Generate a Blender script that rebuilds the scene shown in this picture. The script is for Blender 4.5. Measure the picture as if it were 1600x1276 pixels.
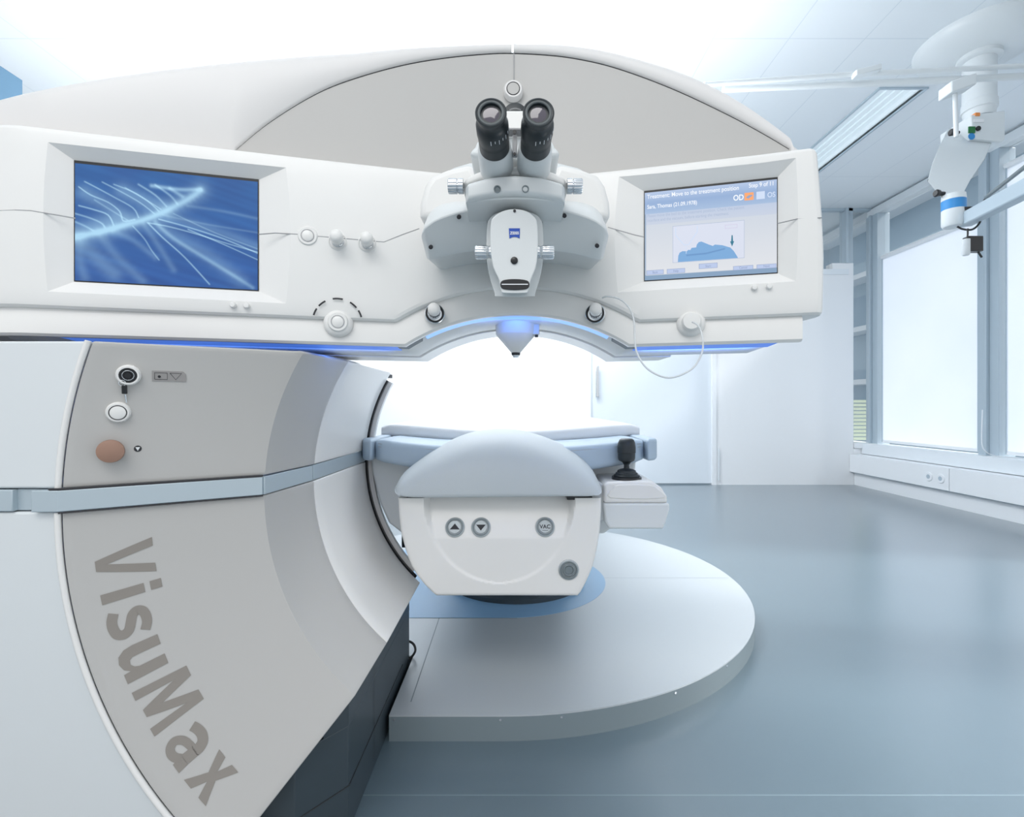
import bpy, bmesh, math, random
from mathutils import Vector, Matrix
random.seed(4)
S = bpy.context.scene
C = S.collection
for o in list(bpy.data.objects): bpy.data.objects.remove(o)

# ------------------------------------------------------------------ camera
VX, VY, FL, EYE = 808.0, 634.0, 780.0, 0.9
cam_d = bpy.data.cameras.new('camera'); cam = bpy.data.objects.new('camera', cam_d); C.objects.link(cam)
cam.location = (0, 0, EYE); cam.rotation_euler = (math.radians(90), 0, 0)
cam_d.sensor_width = 36; cam_d.sensor_fit = 'HORIZONTAL'
cam_d.lens = 36 * FL / 1600
cam_d.shift_x = (800 - VX) / 1600; cam_d.shift_y = (VY - 638) / 1600
cam_d.clip_start = 0.02; cam_d.clip_end = 200
S.camera = cam

# ------------------------------------------------------------------ world, exposure
S.view_settings.view_transform = 'Standard'; S.view_settings.look = 'None'
S.view_settings.gamma = 1.0; S.view_settings.use_curve_mapping = False
S.view_settings.exposure = 0.0
w = bpy.data.worlds.new('world'); S.world = w; w.use_nodes = True
bg = w.node_tree.nodes['Background']
bg.inputs[0].default_value = (0.92, 0.96, 1.0, 1); bg.inputs[1].default_value = 1.05

# sky above, darker ground below the horizon
_n = w.node_tree; _tc = _n.nodes.new('ShaderNodeTexCoord'); _sp = _n.nodes.new('ShaderNodeSeparateXYZ'); _cr = _n.nodes.new('ShaderNodeValToRGB')
_mr = _n.nodes.new('ShaderNodeMapRange'); _mr.inputs['From Min'].default_value = -1.0; _mr.inputs['From Max'].default_value = 1.0
_n.links.new(_tc.outputs['Generated'], _sp.inputs[0]); _n.links.new(_sp.outputs['Z'], _mr.inputs['Value']); _n.links.new(_mr.outputs['Result'], _cr.inputs['Fac'])
_cr.color_ramp.elements[0].position = 0.40; _cr.color_ramp.elements[0].color = (0.42, 0.45, 0.48, 1)
_cr.color_ramp.elements[1].position = 0.56; _cr.color_ramp.elements[1].color = (0.94, 0.97, 1.0, 1)
_n.links.new(_cr.outputs['Color'], bg.inputs[0]); bg.inputs[1].default_value = 1.06

def area(name, loc, target, size, power, color=(1, 1, 1), sy=None):
    l = bpy.data.lights.new(name, 'AREA'); l.energy = power; l.color = color
    l.shape = 'RECTANGLE'; l.size = size; l.size_y = sy or size
    o = bpy.data.objects.new(name, l); C.objects.link(o); o.location = loc
    o.rotation_euler = (Vector(target) - Vector(loc)).to_track_quat('-Z', 'Y').to_euler()
    return o
# rear ceiling luminaire above the bed, then unseen fill lamps
area('ceiling_lamp_rear', (-0.2, 3.6, 3.10), (-0.2, 3.6, 0), 2.4, 75, (0.97, 0.985, 1), 2.6)
area('wall_fill', (-0.2, 4.5, 2.75), (-0.2, 5.7, 1.2), 2.6, 42, (0.96, 0.98, 1), 0.4)  # lamp added to whiten the back wall
area('ceiling_fill_mid', (0.0, 2.6, 1.7), (0.0, 2.6, 3.2), 1.6, 52, (0.95, 0.975, 1), 1.0)  # hidden lamp added behind the machine to brighten the ceiling
area('ceiling_fill_left', (-2.1, 3.2, 1.6), (-2.3, 3.2, 3.2), 1.2, 34, (0.95, 0.975, 1))  # another hidden lamp, added to whiten the left of the ceiling
area('front_fill', (-0.6, -0.6, 3.0), (0, 0.9, 1.0), 2.0, 34, (1, 0.985, 0.96), 1.4)  # unseen lamp above the camera, tuned for the machine's shading
sun = bpy.data.lights.new('daylight', 'SUN'); sun.energy = 5.0; sun.angle = math.radians(8); sun.color = (1, 0.98, 0.95)
so = bpy.data.objects.new('daylight', sun); C.objects.link(so); so.rotation_euler = Vector((-1, 0.15, -0.85)).to_track_quat('-Z', 'Y').to_euler()

# ------------------------------------------------------------------ helpers
def P(px, py, d): return Vector(((px - VX) / FL * d, d, EYE - (py - VY) / FL * d))

FLAT = ('blue_grey_resin_floor', 'platform_laminate', 'blue_vinyl', 'ceiling_panels')
def mat(name, col, rough=0.4, metal=0.0, emit=None, es=1.0, coat=0.0, spec=None, trans=0.0, alpha=1.0, bump=0.0, bscale=200):
    m = bpy.data.materials.new(name); m.use_nodes = True
    nt = m.node_tree; b = nt.nodes['Principled BSDF']
    b.inputs['Base Color'].default_value = (*col, 1); b.inputs['Roughness'].default_value = rough
    b.inputs['Metallic'].default_value = metal
    if coat: b.inputs['Coat Weight'].default_value = coat; b.inputs['Coat Roughness'].default_value = 0.08
    if spec is not None: b.inputs['Specular IOR Level'].default_value = spec
    if emit: b.inputs['Emission Color'].default_value = (*emit, 1); b.inputs['Emission Strength'].default_value = es
    if trans: b.inputs['Transmission Weight'].default_value = trans
    if alpha < 1: b.inputs['Alpha'].default_value = alpha
    # a very light procedural tone variation, so that no surface is perfectly uniform
    tc = nt.nodes.new('ShaderNodeTexCoord'); nz = nt.nodes.new('ShaderNodeTexNoise'); nz.inputs['Scale'].default_value = bscale if bump else 6
    nt.links.new(tc.outputs['Object'], nz.inputs['Vector'])
    if bump:
        bp = nt.nodes.new('ShaderNodeBump'); bp.inputs['Strength'].default_value = bump; bp.inputs['Distance'].default_value = 0.002
        nt.links.new(nz.outputs['Fac'], bp.inputs['Height']); nt.links.new(bp.outputs['Normal'], b.inputs['Normal'])
    else:
        mr = nt.nodes.new('ShaderNodeMapRange'); mr.inputs['To Min'].default_value = max(0, rough - 0.03); mr.inputs['To Max'].default_value = min(1, rough + 0.03)
        nt.links.new(nz.outputs['Fac'], mr.inputs['Value'])
        if name not in FLAT: nt.links.new(mr.outputs['Result'], b.inputs['Roughness'])
    return m

M = {}
M['white'] = mat('white_plastic', (0.83, 0.82, 0.80), 0.38, coat=0.15)
M['hood'] = mat('warm_white_plastic', (0.76, 0.745, 0.735), 0.42)
M['grey'] = mat('warm_grey_paint', (0.50, 0.49, 0.475), 0.45)
M['panel'] = mat('pale_side_paint', (0.72, 0.75, 0.765), 0.42)
M['greyin'] = mat('light_grey_panel', (0.50, 0.49, 0.475), 0.5)
M['scope'] = mat('scope_enamel', (0.70, 0.725, 0.73), 0.36, coat=0.2)
M['belt'] = mat('brushed_steel_band', (0.50, 0.58, 0.63), 0.42, 0.35)
M['darkbase'] = mat('anthracite_plinth', (0.045, 0.062, 0.075), 0.32)
M['black'] = mat('black_plastic', (0.012, 0.013, 0.015), 0.3)
M['rubber'] = mat('black_rubber', (0.02, 0.026, 0.03), 0.42)
M['gap'] = mat('dark_gap', (0.03, 0.03, 0.035), 0.7)
M['seam'] = mat('seam_grey', (0.40, 0.40, 0.41), 0.6)
M['chrome'] = mat('satin_chrome', (0.72, 0.75, 0.78), 0.2, 0.9)
M['text'] = mat('taupe_lettering', (0.27, 0.245, 0.22), 0.5)
M['brown'] = mat('brown_mushroom_button', (0.34, 0.20, 0.145), 0.45)
M['led'] = mat('blue_light_strip', (0.1, 0.2, 0.6), 0.4, emit=(0.05, 0.14, 0.52), es=0.9)
M['led_lit'] = mat('blue_light_strip_lit', (0.3, 0.5, 0.8), 0.4, emit=(0.20, 0.40, 0.80), es=0.8)  # same strip as on the wings; paler tone carries the arch's extra light
M['leather'] = mat('grey_blue_upholstery', (0.53, 0.575, 0.60), 0.5, bump=0.15, bscale=600)
M['leather2'] = mat('blue_grey_upholstery', (0.44, 0.54, 0.64), 0.5, bump=0.15, bscale=600)
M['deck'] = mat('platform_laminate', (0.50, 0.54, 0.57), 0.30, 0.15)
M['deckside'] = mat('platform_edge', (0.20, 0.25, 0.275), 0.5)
M['vinyl'] = mat('blue_vinyl', (0.25, 0.44, 0.66), 0.30)
M['wall'] = mat('white_wall', (0.86, 0.88, 0.90), 0.75)
M['door'] = mat('pale_blue_door', (0.76, 0.82, 0.88), 0.45)
M['alu'] = mat('painted_aluminium', (0.46, 0.55, 0.62), 0.4)
M['alul'] = mat('light_aluminium', (0.78, 0.83, 0.87), 0.4)
M['trimw'] = mat('white_duct', (0.86, 0.89, 0.92), 0.45)
M['boom'] = mat('boom_enamel', (0.74, 0.78, 0.80), 0.35)
M['bluering'] = mat('blue_ring', (0.03, 0.26, 0.62), 0.4)
M['bluepart'] = mat('blue_partition', (0.10, 0.20, 0.30), 0.8)
M['logo'] = mat('logo_blue', (0.01, 0.07, 0.42), 0.4)
M['logow'] = mat('logo_white', (0.85, 0.86, 0.88), 0.4)
M['green'] = mat('green_switch', (0.01, 0.16, 0.04), 0.4)
M['orange'] = mat('orange_label', (0.85, 0.30, 0.08), 0.5)
M['metal'] = mat('engraved_label', (0.36, 0.34, 0.33), 0.4, 0.3)
M['lens'] = mat('coated_lens', (0.05, 0.04, 0.065), 0.06, coat=1.0)
M['cup'] = mat('grey_rubber', (0.075, 0.09, 0.095), 0.45)
M['tube'] = mat('milky_tubing', (0.85, 0.88, 0.90), 0.25, trans=0.35)
M['btn'] = mat('grey_button', (0.20, 0.235, 0.25), 0.35, 0.3)
M['btnl'] = mat('pale_button', (0.40, 0.44, 0.46), 0.35, 0.3)

def link(name, me, m, parent=None, smooth=40):
    o = bpy.data.objects.new(name, me); C.objects.link(o)
    if m is not None:
        me.materials.clear(); me.materials.append(M[m] if isinstance(m, str) else m)
    if smooth:
        me.polygons.foreach_set('use_smooth', [True] * len(me.polygons))
        me.set_sharp_from_angle(angle=math.radians(smooth))
    if parent: o.parent = parent
    return o

def bm_obj(name, bm, m, parent=None, smooth=40):
    bmesh.ops.recalc_face_normals(bm, faces=bm.faces)
    me = bpy.data.meshes.new(name); bm.to_mesh(me); bm.free(); me.update()
    return link(name, me, m, parent, smooth)

def pydata(name, v, f, m, parent=None, smooth=40, merge=True):
    bm = bmesh.new(); vs = [bm.verts.new(p) for p in v]
    for q in f:
        try: bm.faces.new([vs[i] for i in q])
        except ValueError: pass
    if merge: bmesh.ops.remove_doubles(bm, verts=bm.verts, dist=1e-5)
    return bm_obj(name, bm, m, parent, smooth)

def bevel(o, w, seg=3, ang=35):
    b = o.modifiers.new('bevel', 'BEVEL'); b.width = w; b.segments = seg; b.limit_method = 'ANGLE'; b.angle_limit = math.radians(ang)
    b.harden_normals = False
    return o
def solid(o, t, off=-1):
    s = o.modifiers.new('solid', 'SOLIDIFY'); s.thickness = t; s.offset = off; return o

def box(name, a, b, m, parent=None, bev=0.0, seg=2):
    bm = bmesh.new(); bmesh.ops.create_cube(bm, size=1)
    a, b = Vector(a), Vector(b)
    for v in bm.verts: v.co = Vector([(a[i] + b[i]) / 2 + v.co[i] * abs(b[i] - a[i]) for i in range(3)])
    o = bm_obj(name, bm, m, parent, 30)
    if bev: bevel(o, bev, seg)
    return o

def add_box(bm, a, b):
    r = bmesh.ops.create_cube(bm, size=1)['verts']; a, b = Vector(a), Vector(b)
    for v in r: v.co = Vector([(a[i] + b[i]) / 2 + v.co[i] * abs(b[i] - a[i]) for i in range(3)])

def frame_of(d):
    d = Vector(d).normalized(); u = d.orthogonal().normalized()
    if abs(d.z) < 0.9: u = d.cross(Vector((0, 0, 1))).normalized()
    return u, d.cross(u).normalized(), d

def add_lathe(bm, prof, org, d, seg=40, flute=0, fd=0.0):
    u, v, n = frame_of(d); org = Vector(org); rings = []
    for r, h in prof:
        ring = []
        for k in range(seg):
            a = 2 * math.pi * k / seg
            rr = r * (1 - (fd if (flute and (k % flute) == 0) else 0))
            ring.append(bm.verts.new(org + n * h + (u * math.cos(a) + v * math.sin(a)) * max(rr, 1e-5)))
        rings.append(ring)
    for A, B in zip(rings, rings[1:]):
        for k in range(seg): bm.faces.new((A[k], A[(k + 1) % seg], B[(k + 1) % seg], B[k]))
    bm.faces.new(rings[0]); bm.faces.new(rings[-1][::-1])

def lathe(name, prof, org, d, m, parent=None, seg=40, flute=0, fd=0.0, smooth=40):
    bm = bmesh.new(); add_lathe(bm, prof, org, d, seg, flute, fd)
    return bm_obj(name, bm, m, parent, smooth)

def disc(name, r, org, d, m, parent=None, t=0.001, seg=32):
    return lathe(name, [(r, -t), (r, t * 0.5), (r * 0.94, t)], org, d, m, parent, seg)

def torus_prof(R, r, n=10):
    return None
def ring(name, R, r, org, d, m, parent=None, seg=48, flat=1.0):
    u, v, nn = frame_of(d); org = Vector(org); bm = bmesh.new(); rings = []; k2 = 12
    for k in range(seg):
        a = 2 * math.pi * k / seg; e = u * math.cos(a) + v * math.sin(a)
        rings.append([bm.verts.new(org + e * (R + r * math.cos(2 * math.pi * j / k2)) + nn * (r * flat * math.sin(2 * math.pi * j / k2))) for j in range(k2)])
    for k in range(seg):
        A, B = rings[k], rings[(k + 1) % seg]
        for j in range(k2): bm.faces.new((A[j], A[(j + 1) % k2], B[(j + 1) % k2], B[j]))
    return bm_obj(name, bm, m, parent, 60)

def tube_bm(bm, pts, r, n=8, caps=True):
    pts = [Vector(p) for p in pts]; prev = None; up = None
    for i, p in enumerate(pts):
        t = (pts[min(i + 1, len(pts) - 1)] - pts[max(i - 1, 0)]).normalized()
        if up is None: up = t.orthogonal().normalized()
        up = (up - t * up.dot(t)).normalized(); s = t.cross(up)
        rr = r[i] if isinstance(r, (list, tuple)) else r
        cur = [bm.verts.new(p + (up * math.cos(2 * math.pi * k / n) + s * math.sin(2 * math.pi * k / n)) * rr) for k in range(n)]
        if prev:
            for k in range(n): bm.faces.new((prev[k], prev[(k + 1) % n], cur[(k + 1) % n], cur[k]))
        elif caps: bm.faces.new(cur[::-1])
        prev = cur
    if caps: bm.faces.new(prev)
def tube(name, pts, r, m, parent=None, n=8):
    bm = bmesh.new(); tube_bm(bm, pts, r, n); return bm_obj(name, bm, m, parent, 60)

def smooth_path(pts, sub=8):
    pts = [Vector(p) for p in pts]; out = []
    for i in range(len(pts) - 1):
        p0, p1, p2, p3 = pts[max(i - 1, 0)], pts[i], pts[i + 1], pts[min(i + 2, len(pts) - 1)]
        for k in range(sub):
            t = k / sub
            out.append(0.5 * ((2 * p1) + (p2 - p0) * t + (2 * p0 - 5 * p1 + 4 * p2 - p3) * t * t + (3 * p1 - p0 - 3 * p2 + p3) * t ** 3))
    return out + [pts[-1]]

def prism(name, outline, y0, y1, m, parent=None, bev=0.0, seg=3, taper=1.0):
    """outline: list of (X, Z) in metres; front face at y0, back at y1"""
    bm = bmesh.new(); n = len(outline)
    cx = sum(p[0] for p in outline) / n; cz = sum(p[1] for p in outline) / n
    A = [bm.verts.new((x, y0, z)) for x, z in outline]
    B = [bm.verts.new((cx + (x - cx) * taper, y1, cz + (z - cz) * taper)) for x, z in outline]
    bm.faces.new(A); bm.faces.new(B[::-1])
    for k in range(n): bm.faces.new((A[k], A[(k + 1) % n], B[(k + 1) % n], B[k]))
    o = bm_obj(name, bm, m, parent, 35)
    if bev: bevel(o, bev, seg)
    return o
def xz(pts, d): return [(P(a, b, d).x, P(a, b, d).z) for a, b in pts]
def sm2(pts, sub=5, closed=True):
    """Catmull-Rom rounding of a 2-D outline"""
    n = len(pts); out = []
    for i in range(n if closed else n - 1):
        q = [Vector((*pts[(i + j) % n], 0)) if closed else Vector((*pts[min(max(i + j, 0), n - 1)], 0)) for j in (-1, 0, 1, 2)]
        for k in range(sub):
            t = k / sub
            v = 0.5 * ((2 * q[1]) + (q[2] - q[0]) * t + (2 * q[0] - 5 * q[1] + 4 * q[2] - q[3]) * t * t + (3 * q[1] - q[0] - 3 * q[2] + q[3]) * t ** 3)
            out.append((v.x, v.y))
    if not closed: out.append(pts[-1])
    return out

def grid(name, rows, m, parent=None, closed=False, caps=False, smooth=40):
    """rows of equal length; closed: each row is a loop"""
    bm = bmesh.new(); V = [[bm.verts.new(p) for p in r] for r in rows]; n = len(rows[0])
    for A, B in zip(V, V[1:]):
        for k in range(n if closed else n - 1):
            try: bm.faces.new((A[k], A[(k + 1) % n], B[(k + 1) % n], B[k]))
            except ValueError: pass
    if caps: bm.faces.new(V[0][::-1]); bm.faces.new(V[-1])
    bmesh.ops.remove_doubles(bm, verts=bm.verts, dist=1e-6)
    return bm_obj(name, bm, m, parent, smooth)

def text_bm(body, size, bold=0.0, align='CENTER', extr=0.0):
    cu = bpy.data.curves.new('text', 'FONT'); cu.body = body; cu.size = size; cu.offset = bold; cu.align_x = align; cu.extrude = extr
    cu.resolution_u = 6
    o = bpy.data.objects.new('text', cu); C.objects.link(o)
    bpy.context.view_layer.update()
    me = bpy.data.meshes.new_from_object(o.evaluated_get(bpy.context.evaluated_depsgraph_get()))
    bpy.data.objects.remove(o); bpy.data.curves.remove(cu)
    bm = bmesh.new(); bm.from_mesh(me); bpy.data.meshes.remove(me)
    return bm

def thing(name, label, cat, loc=(0, 0, 0), group=None):
    o = bpy.data.objects.new(name, None); C.objects.link(o); o.empty_display_size = 0.1
    o['label'] = label; o['category'] = cat
    if group: o['group'] = group
    o['_base'] = list(loc); return o
def settle(o):
    """moves the empty to the thing's base while its parts stay where they are"""
    b = Vector(o['_base']); del o['_base']; o.location = b
    for ch in o.children: ch.location = ch.location - b
def tag(o, label, cat, group=None):
    o['label'] = label; o['category'] = cat
    if group: o['group'] = group
    return o
def struct(o): o['kind'] = 'structure'; return o

# ================================================================== ROOM
HC = 3.158; DB = 5.7
def line_mat(name, col, line, rough, px_, ox, py_, oy, wd=0.003, spec=0.5, coat=0.0, noise=0.0):
    m = mat(name, col, rough, coat=coat); nt = m.node_tree; b = nt.nodes['Principled BSDF']
    b.inputs['Specular IOR Level'].default_value = spec
    tc = nt.nodes.new('ShaderNodeTexCoord'); sp = nt.nodes.new('ShaderNodeSeparateXYZ'); nt.links.new(tc.outputs['Object'], sp.inputs[0])
    outs = []
    for ax, per, off in (('X', px_, ox), ('Y', py_, oy)):
        if not per: continue
        a = nt.nodes.new('ShaderNodeMath'); a.operation = 'SUBTRACT'; nt.links.new(sp.outputs[ax], a.inputs[0]); a.inputs[1].default_value = off - per / 2
        f = nt.nodes.new('ShaderNodeMath'); f.operation = 'PINGPONG'; nt.links.new(a.outputs[0], f.inputs[0]); f.inputs[1].default_value = per / 2
        g = nt.nodes.new('ShaderNodeMath'); g.operation = 'GREATER_THAN'; nt.links.new(f.outputs[0], g.inputs[0]); g.inputs[1].default_value = per / 2 - wd
        outs.append(g)
    mx = outs[0]
    if len(outs) == 2:
        mx = nt.nodes.new('ShaderNodeMath'); mx.operation = 'MAXIMUM'; nt.links.new(outs[0].outputs[0], mx.inputs[0]); nt.links.new(outs[1].outputs[0], mx.inputs[1])
    mix = nt.nodes.new('ShaderNodeMix'); mix.data_type = 'RGBA'; nt.links.new(mx.outputs[0], mix.inputs['Factor'])
    mix.inputs['A'].default_value = (*col, 1); mix.inputs['B'].default_value = (*line, 1)
    if noise:
        nz = nt.nodes.new('ShaderNodeTexNoise'); nz.inputs['Scale'].default_value = 3.0; nz.inputs['Detail'].default_value = 5
        nt.links.new(tc.outputs['Object'], nz.inputs['Vector'])
        m2 = nt.nodes.new('ShaderNodeMix'); m2.data_type = 'RGBA'; nt.links.new(nz.outputs['Fac'], m2.inputs['Factor'])
        m2.inputs['A'].default_value = (*[c * (1 - noise) for c in col], 1); m2.inputs['B'].default_value = (*[min(1, c * (1 + noise)) for c in col], 1)
        nt.links.new(m2.outputs['Result'], mix.inputs['A'])
    nt.links.new(mix.outputs['Result'], b.inputs['Base Color'])
    return m
M['floor'] = line_mat('blue_grey_resin_floor', (0.115, 0.165, 0.20), (0.20, 0.27, 0.31), 0.285, 0, 0, 19.0, 1.155, 0.0015, coat=0.9, noise=0.05, spec=0.9)
M['floor'].node_tree.nodes['Principled BSDF'].inputs['Coat Roughness'].default_value = 0.28
M['ceil'] = line_mat('ceiling_panels', (0.80, 0.845, 0.88), (0.68, 0.74, 0.79), 0.7, 0.4675, 0.27, 1.85, 3.07, 0.003)

XW = 4.085
fl = struct(box('floor', (-5.2, -2.5, -0.05), (6.2, 11, 0), 'floor'))
fl.data.polygons.foreach_set('use_smooth', [False] * len(fl.data.polygons))
# ceiling with the opening of the recessed fixture (X 2.58..2.90, Y 3.55..4.9)
bm = bmesh.new()
for a, b in (((-5.2, -0.3), (2.58, DB)), ((2.90, -0.3), (XW + 0.06, DB)), ((2.58, -0.3), (2.90, 3.55)), ((2.58, 4.9), (2.90, DB))):
    add_box(bm, (a[0], a[1], HC), (b[0], b[1], HC + 0.12))
struct(bm_obj('ceiling', bm, 'ceil', None, 30))
struct(box('ceiling_next_room', (-1, DB, HC + 0.02), (XW + 0.06, 11, HC + 0.12), 'ceil')).name = 'trim_9'
# recessed glass fixture
M['fixture_glow'] = mat('fixture_fill_glow', (0.75, 0.8, 0.83), 0.5, emit=(0.74, 0.85, 0.90), es=0.3)  # fixture is off; weak glow added to lift its dark slots
t = thing('recessed_ceiling_light', 'long recessed ceiling fixture with glass cover and grey frame, right of the machine', 'ceiling light', (2.74, 4.2, HC))
bm = bmesh.new()
for a, b in (((2.565, 3.535), (2.915, 3.55)), ((2.565, 4.9), (2.915, 4.915)), ((2.565, 3.55), (2.58, 4.9)), ((2.90, 3.55), (2.915, 4.9))):
    add_box(bm, (*a, HC - 0.012), (*b, HC + 0.03))
bm_obj('frame', bm, 'alu', t, 30)
bm = bmesh.new()
for i in range(5): add_box(bm, (2.585 + i * 0.0625, 3.56, HC + 0.05), (2.63 + i * 0.0625, 4.89, HC + 0.10))
add_box(bm, (2.58, 3.55, HC + 0.14), (2.90, 4.9, HC + 0.15))
bm_obj('louvre', bm, 'fixture_glow', t, 30)
box('added_glow_strip', (2.585, 3.55, HC + 0.015), (2.60, 4.9, HC + 0.14), 'fixture_glow', t); box('added_glow_strip', (2.882, 3.55, HC + 0.015), (2.897, 4.9, HC + 0.14), 'fixture_glow', t)  # side strips added, glowing to lighten the fixture's dark inner sides
gl = mat('clear_glass', (0.80, 0.90, 0.95), 0.03, alpha=0.10); M['glass'] = gl; M['fixture_glow'] = mat('fixture_fill_glow', (0.75, 0.8, 0.83), 0.5, emit=(0.74, 0.85, 0.90), es=0.3)
bpy_g = box('glass_cover', (2.581, 3.551, HC + 0.004), (2.899, 4.899, HC + 0.008), 'glass', t)
settle(t)

# back wall: solid to 2.52, glass above, pier and narrow window at the right
wb = bmesh.new()
add_box(wb, (-5.2, DB, 0), (0.83, DB + 0.12, HC)); add_box(wb, (2.27, DB, 0), (3.60, DB + 0.12, 2.46))
add_box(wb, (3.60, DB, 0), (3.84, DB + 0.12, 2.53)); add_box(wb, (0.83, DB, 2.30), (2.27, DB + 0.12, 2.46))
struct(bm_obj('wall_back', wb, 'wall', None, 30))
struct(box('trim_1', (0.83, DB - 0.012, 2.40), (3.78, DB + 0.14, 2.46), 'alul'))
struct(box('trim_2', (0.83, DB, HC - 0.03), (XW, DB + 0.05, HC), 'alu'))
# clerestory glass above the back wall, its post
o = struct(box('window_1', (0.83, DB + 0.05, 2.46), (3.84, DB + 0.06, HC - 0.03), 'glass'))
bm = bmesh.new(); add_box(bm, (3.745, DB - 0.02, 2.53), (3.775, DB + 0.10, HC)); add_box(bm, (3.775, DB + 0.0, 2.53), (3.835, DB + 0.06, HC))
struct(bm_obj('trim_3', bm, 'alu', None, 30))
struct(box('trim_21', (3.845, DB - 0.025, 0.42), (4.03, DB + 0.10, 0.48), 'trimw'))
struct(box('wall_corner', (3.842, DB + 0.002, 0.0), (XW - 0.03, DB + 0.11, 0.415), 'wall')).name = 'wall_corner'
struct(box('window_2', (3.84, DB + 0.05, 0.48), (XW - 0.02, DB + 0.06, HC - 0.03), 'glass'))
# door in the back wall
dr = struct(box('door_1', (0.845, DB + 0.02, 0.015), (2.225, DB + 0.06, 2.29), 'door'))
h = box('door_handle', (0.895, DB - 0.035, 1.00), (0.930, DB - 0.015, 1.355), 'chrome', dr, 0.004)
h2 = box('handle_mount', (0.900, DB - 0.02, 1.02), (0.922, DB + 0.021, 1.04), 'chrome', dr)
struct(box('trim_4', (2.225, DB - 0.015, 0.0), (2.27, DB + 0.05, 2.30), 'trimw'))
struct(box('trim_5', (0.83, DB - 0.005, 0.0), (0.845, DB + 0.05, 2.30), 'alul'))
lt = tag(box('wall_conduit', (2.292, DB - 0.02, 0.05), (2.303, DB - 0.001, 0.42), 'alul', None), 'thin vertical conduit at the foot of the wall right of the door', 'conduit')
# left wall and blue partition
struct(box('wall_left', (-5.3, -0.3, 0), (-5.2, DB + 0.12, HC), 'wall'))
tag(box('partition_screen', (-2.60, 1.2, 0), (-2.476, 2.50, 2.53), 'bluepart', None, 0.003), 'blue partition screen at the far left behind the machine', 'partition')
struct(box('trim_6', (-2.04, -0.3, HC - 0.025), (-2.00, DB, HC + 0.0), 'alul'))

# window wall, right
struct(box('trim_7', (XW - 0.05, -0.3, 3.06), (XW + 0.06, 11, 3.14), 'alul', None, 0.004))
struct(box('trim_8', (XW - 0.02, -0.3, 3.14), (XW + 0.06, 11, HC + 0.12), 'alu'))
def mullion(n, y0, y1, x0=XW - 0.06, x1=XW + 0.08):
    bm = bmesh.new(); add_box(bm, (x0, y0, 0.47), (x1, y1, 3.06)); add_box(bm, (x0 - 0.03, (y0 + y1) / 2 - 0.012, 0.47), (x0, (y0 + y1) / 2 + 0.012, 3.06))
    o = struct(bm_obj('trim_%d' % n, bm, 'alu', None, 30)); bevel(o, 0.004, 2)
mullion(10, 5.58, 5.76); mullion(11, 4.17, 4.36); mullion(12, 2.76, 2.95); mullion(13, 1.35, 1.54); mullion(19, 7.2, 7.38); mullion(20, 8.9, 9.08)
for i, (a, b) in enumerate(((4.36, 5.58), (2.95, 4.17), (1.54, 2.76), (5.76, 7.2), (7.38, 8.9))):
    fr = struct(box('window_%d' % (i + 3), (XW + 0.02, a, 0.49), (XW + 0.03, b, 3.06), 'glass'))
# wall below the windows, sill and white service duct
struct(box('wall_right', (XW - 0.02, -0.3, 0), (XW + 0.1, 11, 0.47), 'wall'))
struct(box('trim_14', (3.93, -0.3, 0.355), (XW + 0.02, DB, 0.477), 'alul', None, 0.003))
bm = bmesh.new()
ys = [-0.3, 1.32, 2.86, 4.385, DB]
for a, b in zip(ys, ys[1:]): add_box(bm, (3.795, a + 0.003, 0.152), (3.93, b - 0.003, 0.352))
struct(bm_obj('trim_15', bm, 'trimw', None, 30))
struct(box('trim_16', (3.85, -0.3, 0.0), (3.94, DB, 0.16), 'trimw'))
struct(box('trim_17', (3.83, -0.3, 0.14), (3.93, DB, 0.155), 'alu'))
# twin wall outlets on the duct
for i, yy in enumerate((4.60, 4.47)):
    t = thing('wall_outlet', 'small round white socket on the duct panel, %s of the pair' % ('left' if i == 0 else 'right'), 'socket', (3.795, yy, 0.235), 'sockets on the white duct')
    lathe('socket_plate', [(0.042, 0), (0.042, 0.004), (0.038, 0.008)], (3.795, yy, 0.25), (-1, 0, 0), 'trimw', t)
    lathe('socket_well', [(0.020, 0.0), (0.020, 0.0085)], (3.795, yy, 0.25), (-1, 0, 0), 'alu', t)
    settle(t)
# roller blinds
def blind_mat():
    m = bpy.data.materials.new('roller_blind_cloth'); m.use_nodes = True; nt = m.node_tree; nt.nodes.clear()
    out = nt.nodes.new('ShaderNodeOutputMaterial'); a = nt.nodes.new('ShaderNodeBsdfTranslucent'); b = nt.nodes.new('ShaderNodeBsdfDiffuse'); mx = nt.nodes.new('ShaderNodeMixShader')
    tc = nt.nodes.new('ShaderNodeTexCoord'); wv = nt.nodes.new('ShaderNodeTexNoise'); wv.inputs['Scale'].default_value = 1.3; nt.links.new(tc.outputs['Object'], wv.inputs['Vector'])
    cr = nt.nodes.new('ShaderNodeValToRGB'); cr.color_ramp.elements[0].color = (0.86, 0.90, 0.96, 1); cr.color_ramp.elements[1].color = (0.95, 0.97, 1, 1)
    nt.links.new(wv.outputs['Fac'], cr.inputs['Fac']); nt.links.new(cr.outputs['Color'], a.inputs['Color']); nt.links.new(cr.outputs['Color'], b.inputs['Color'])
    mx.inputs[0].default_value = 0.45
    nt.links.new(a.outputs[0], mx.inputs[1]); nt.links.new(b.outputs[0], mx.inputs[2]); nt.links.new(mx.outputs[0], out.inputs[0]); return m
M['blind'] = blind_mat()
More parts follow.
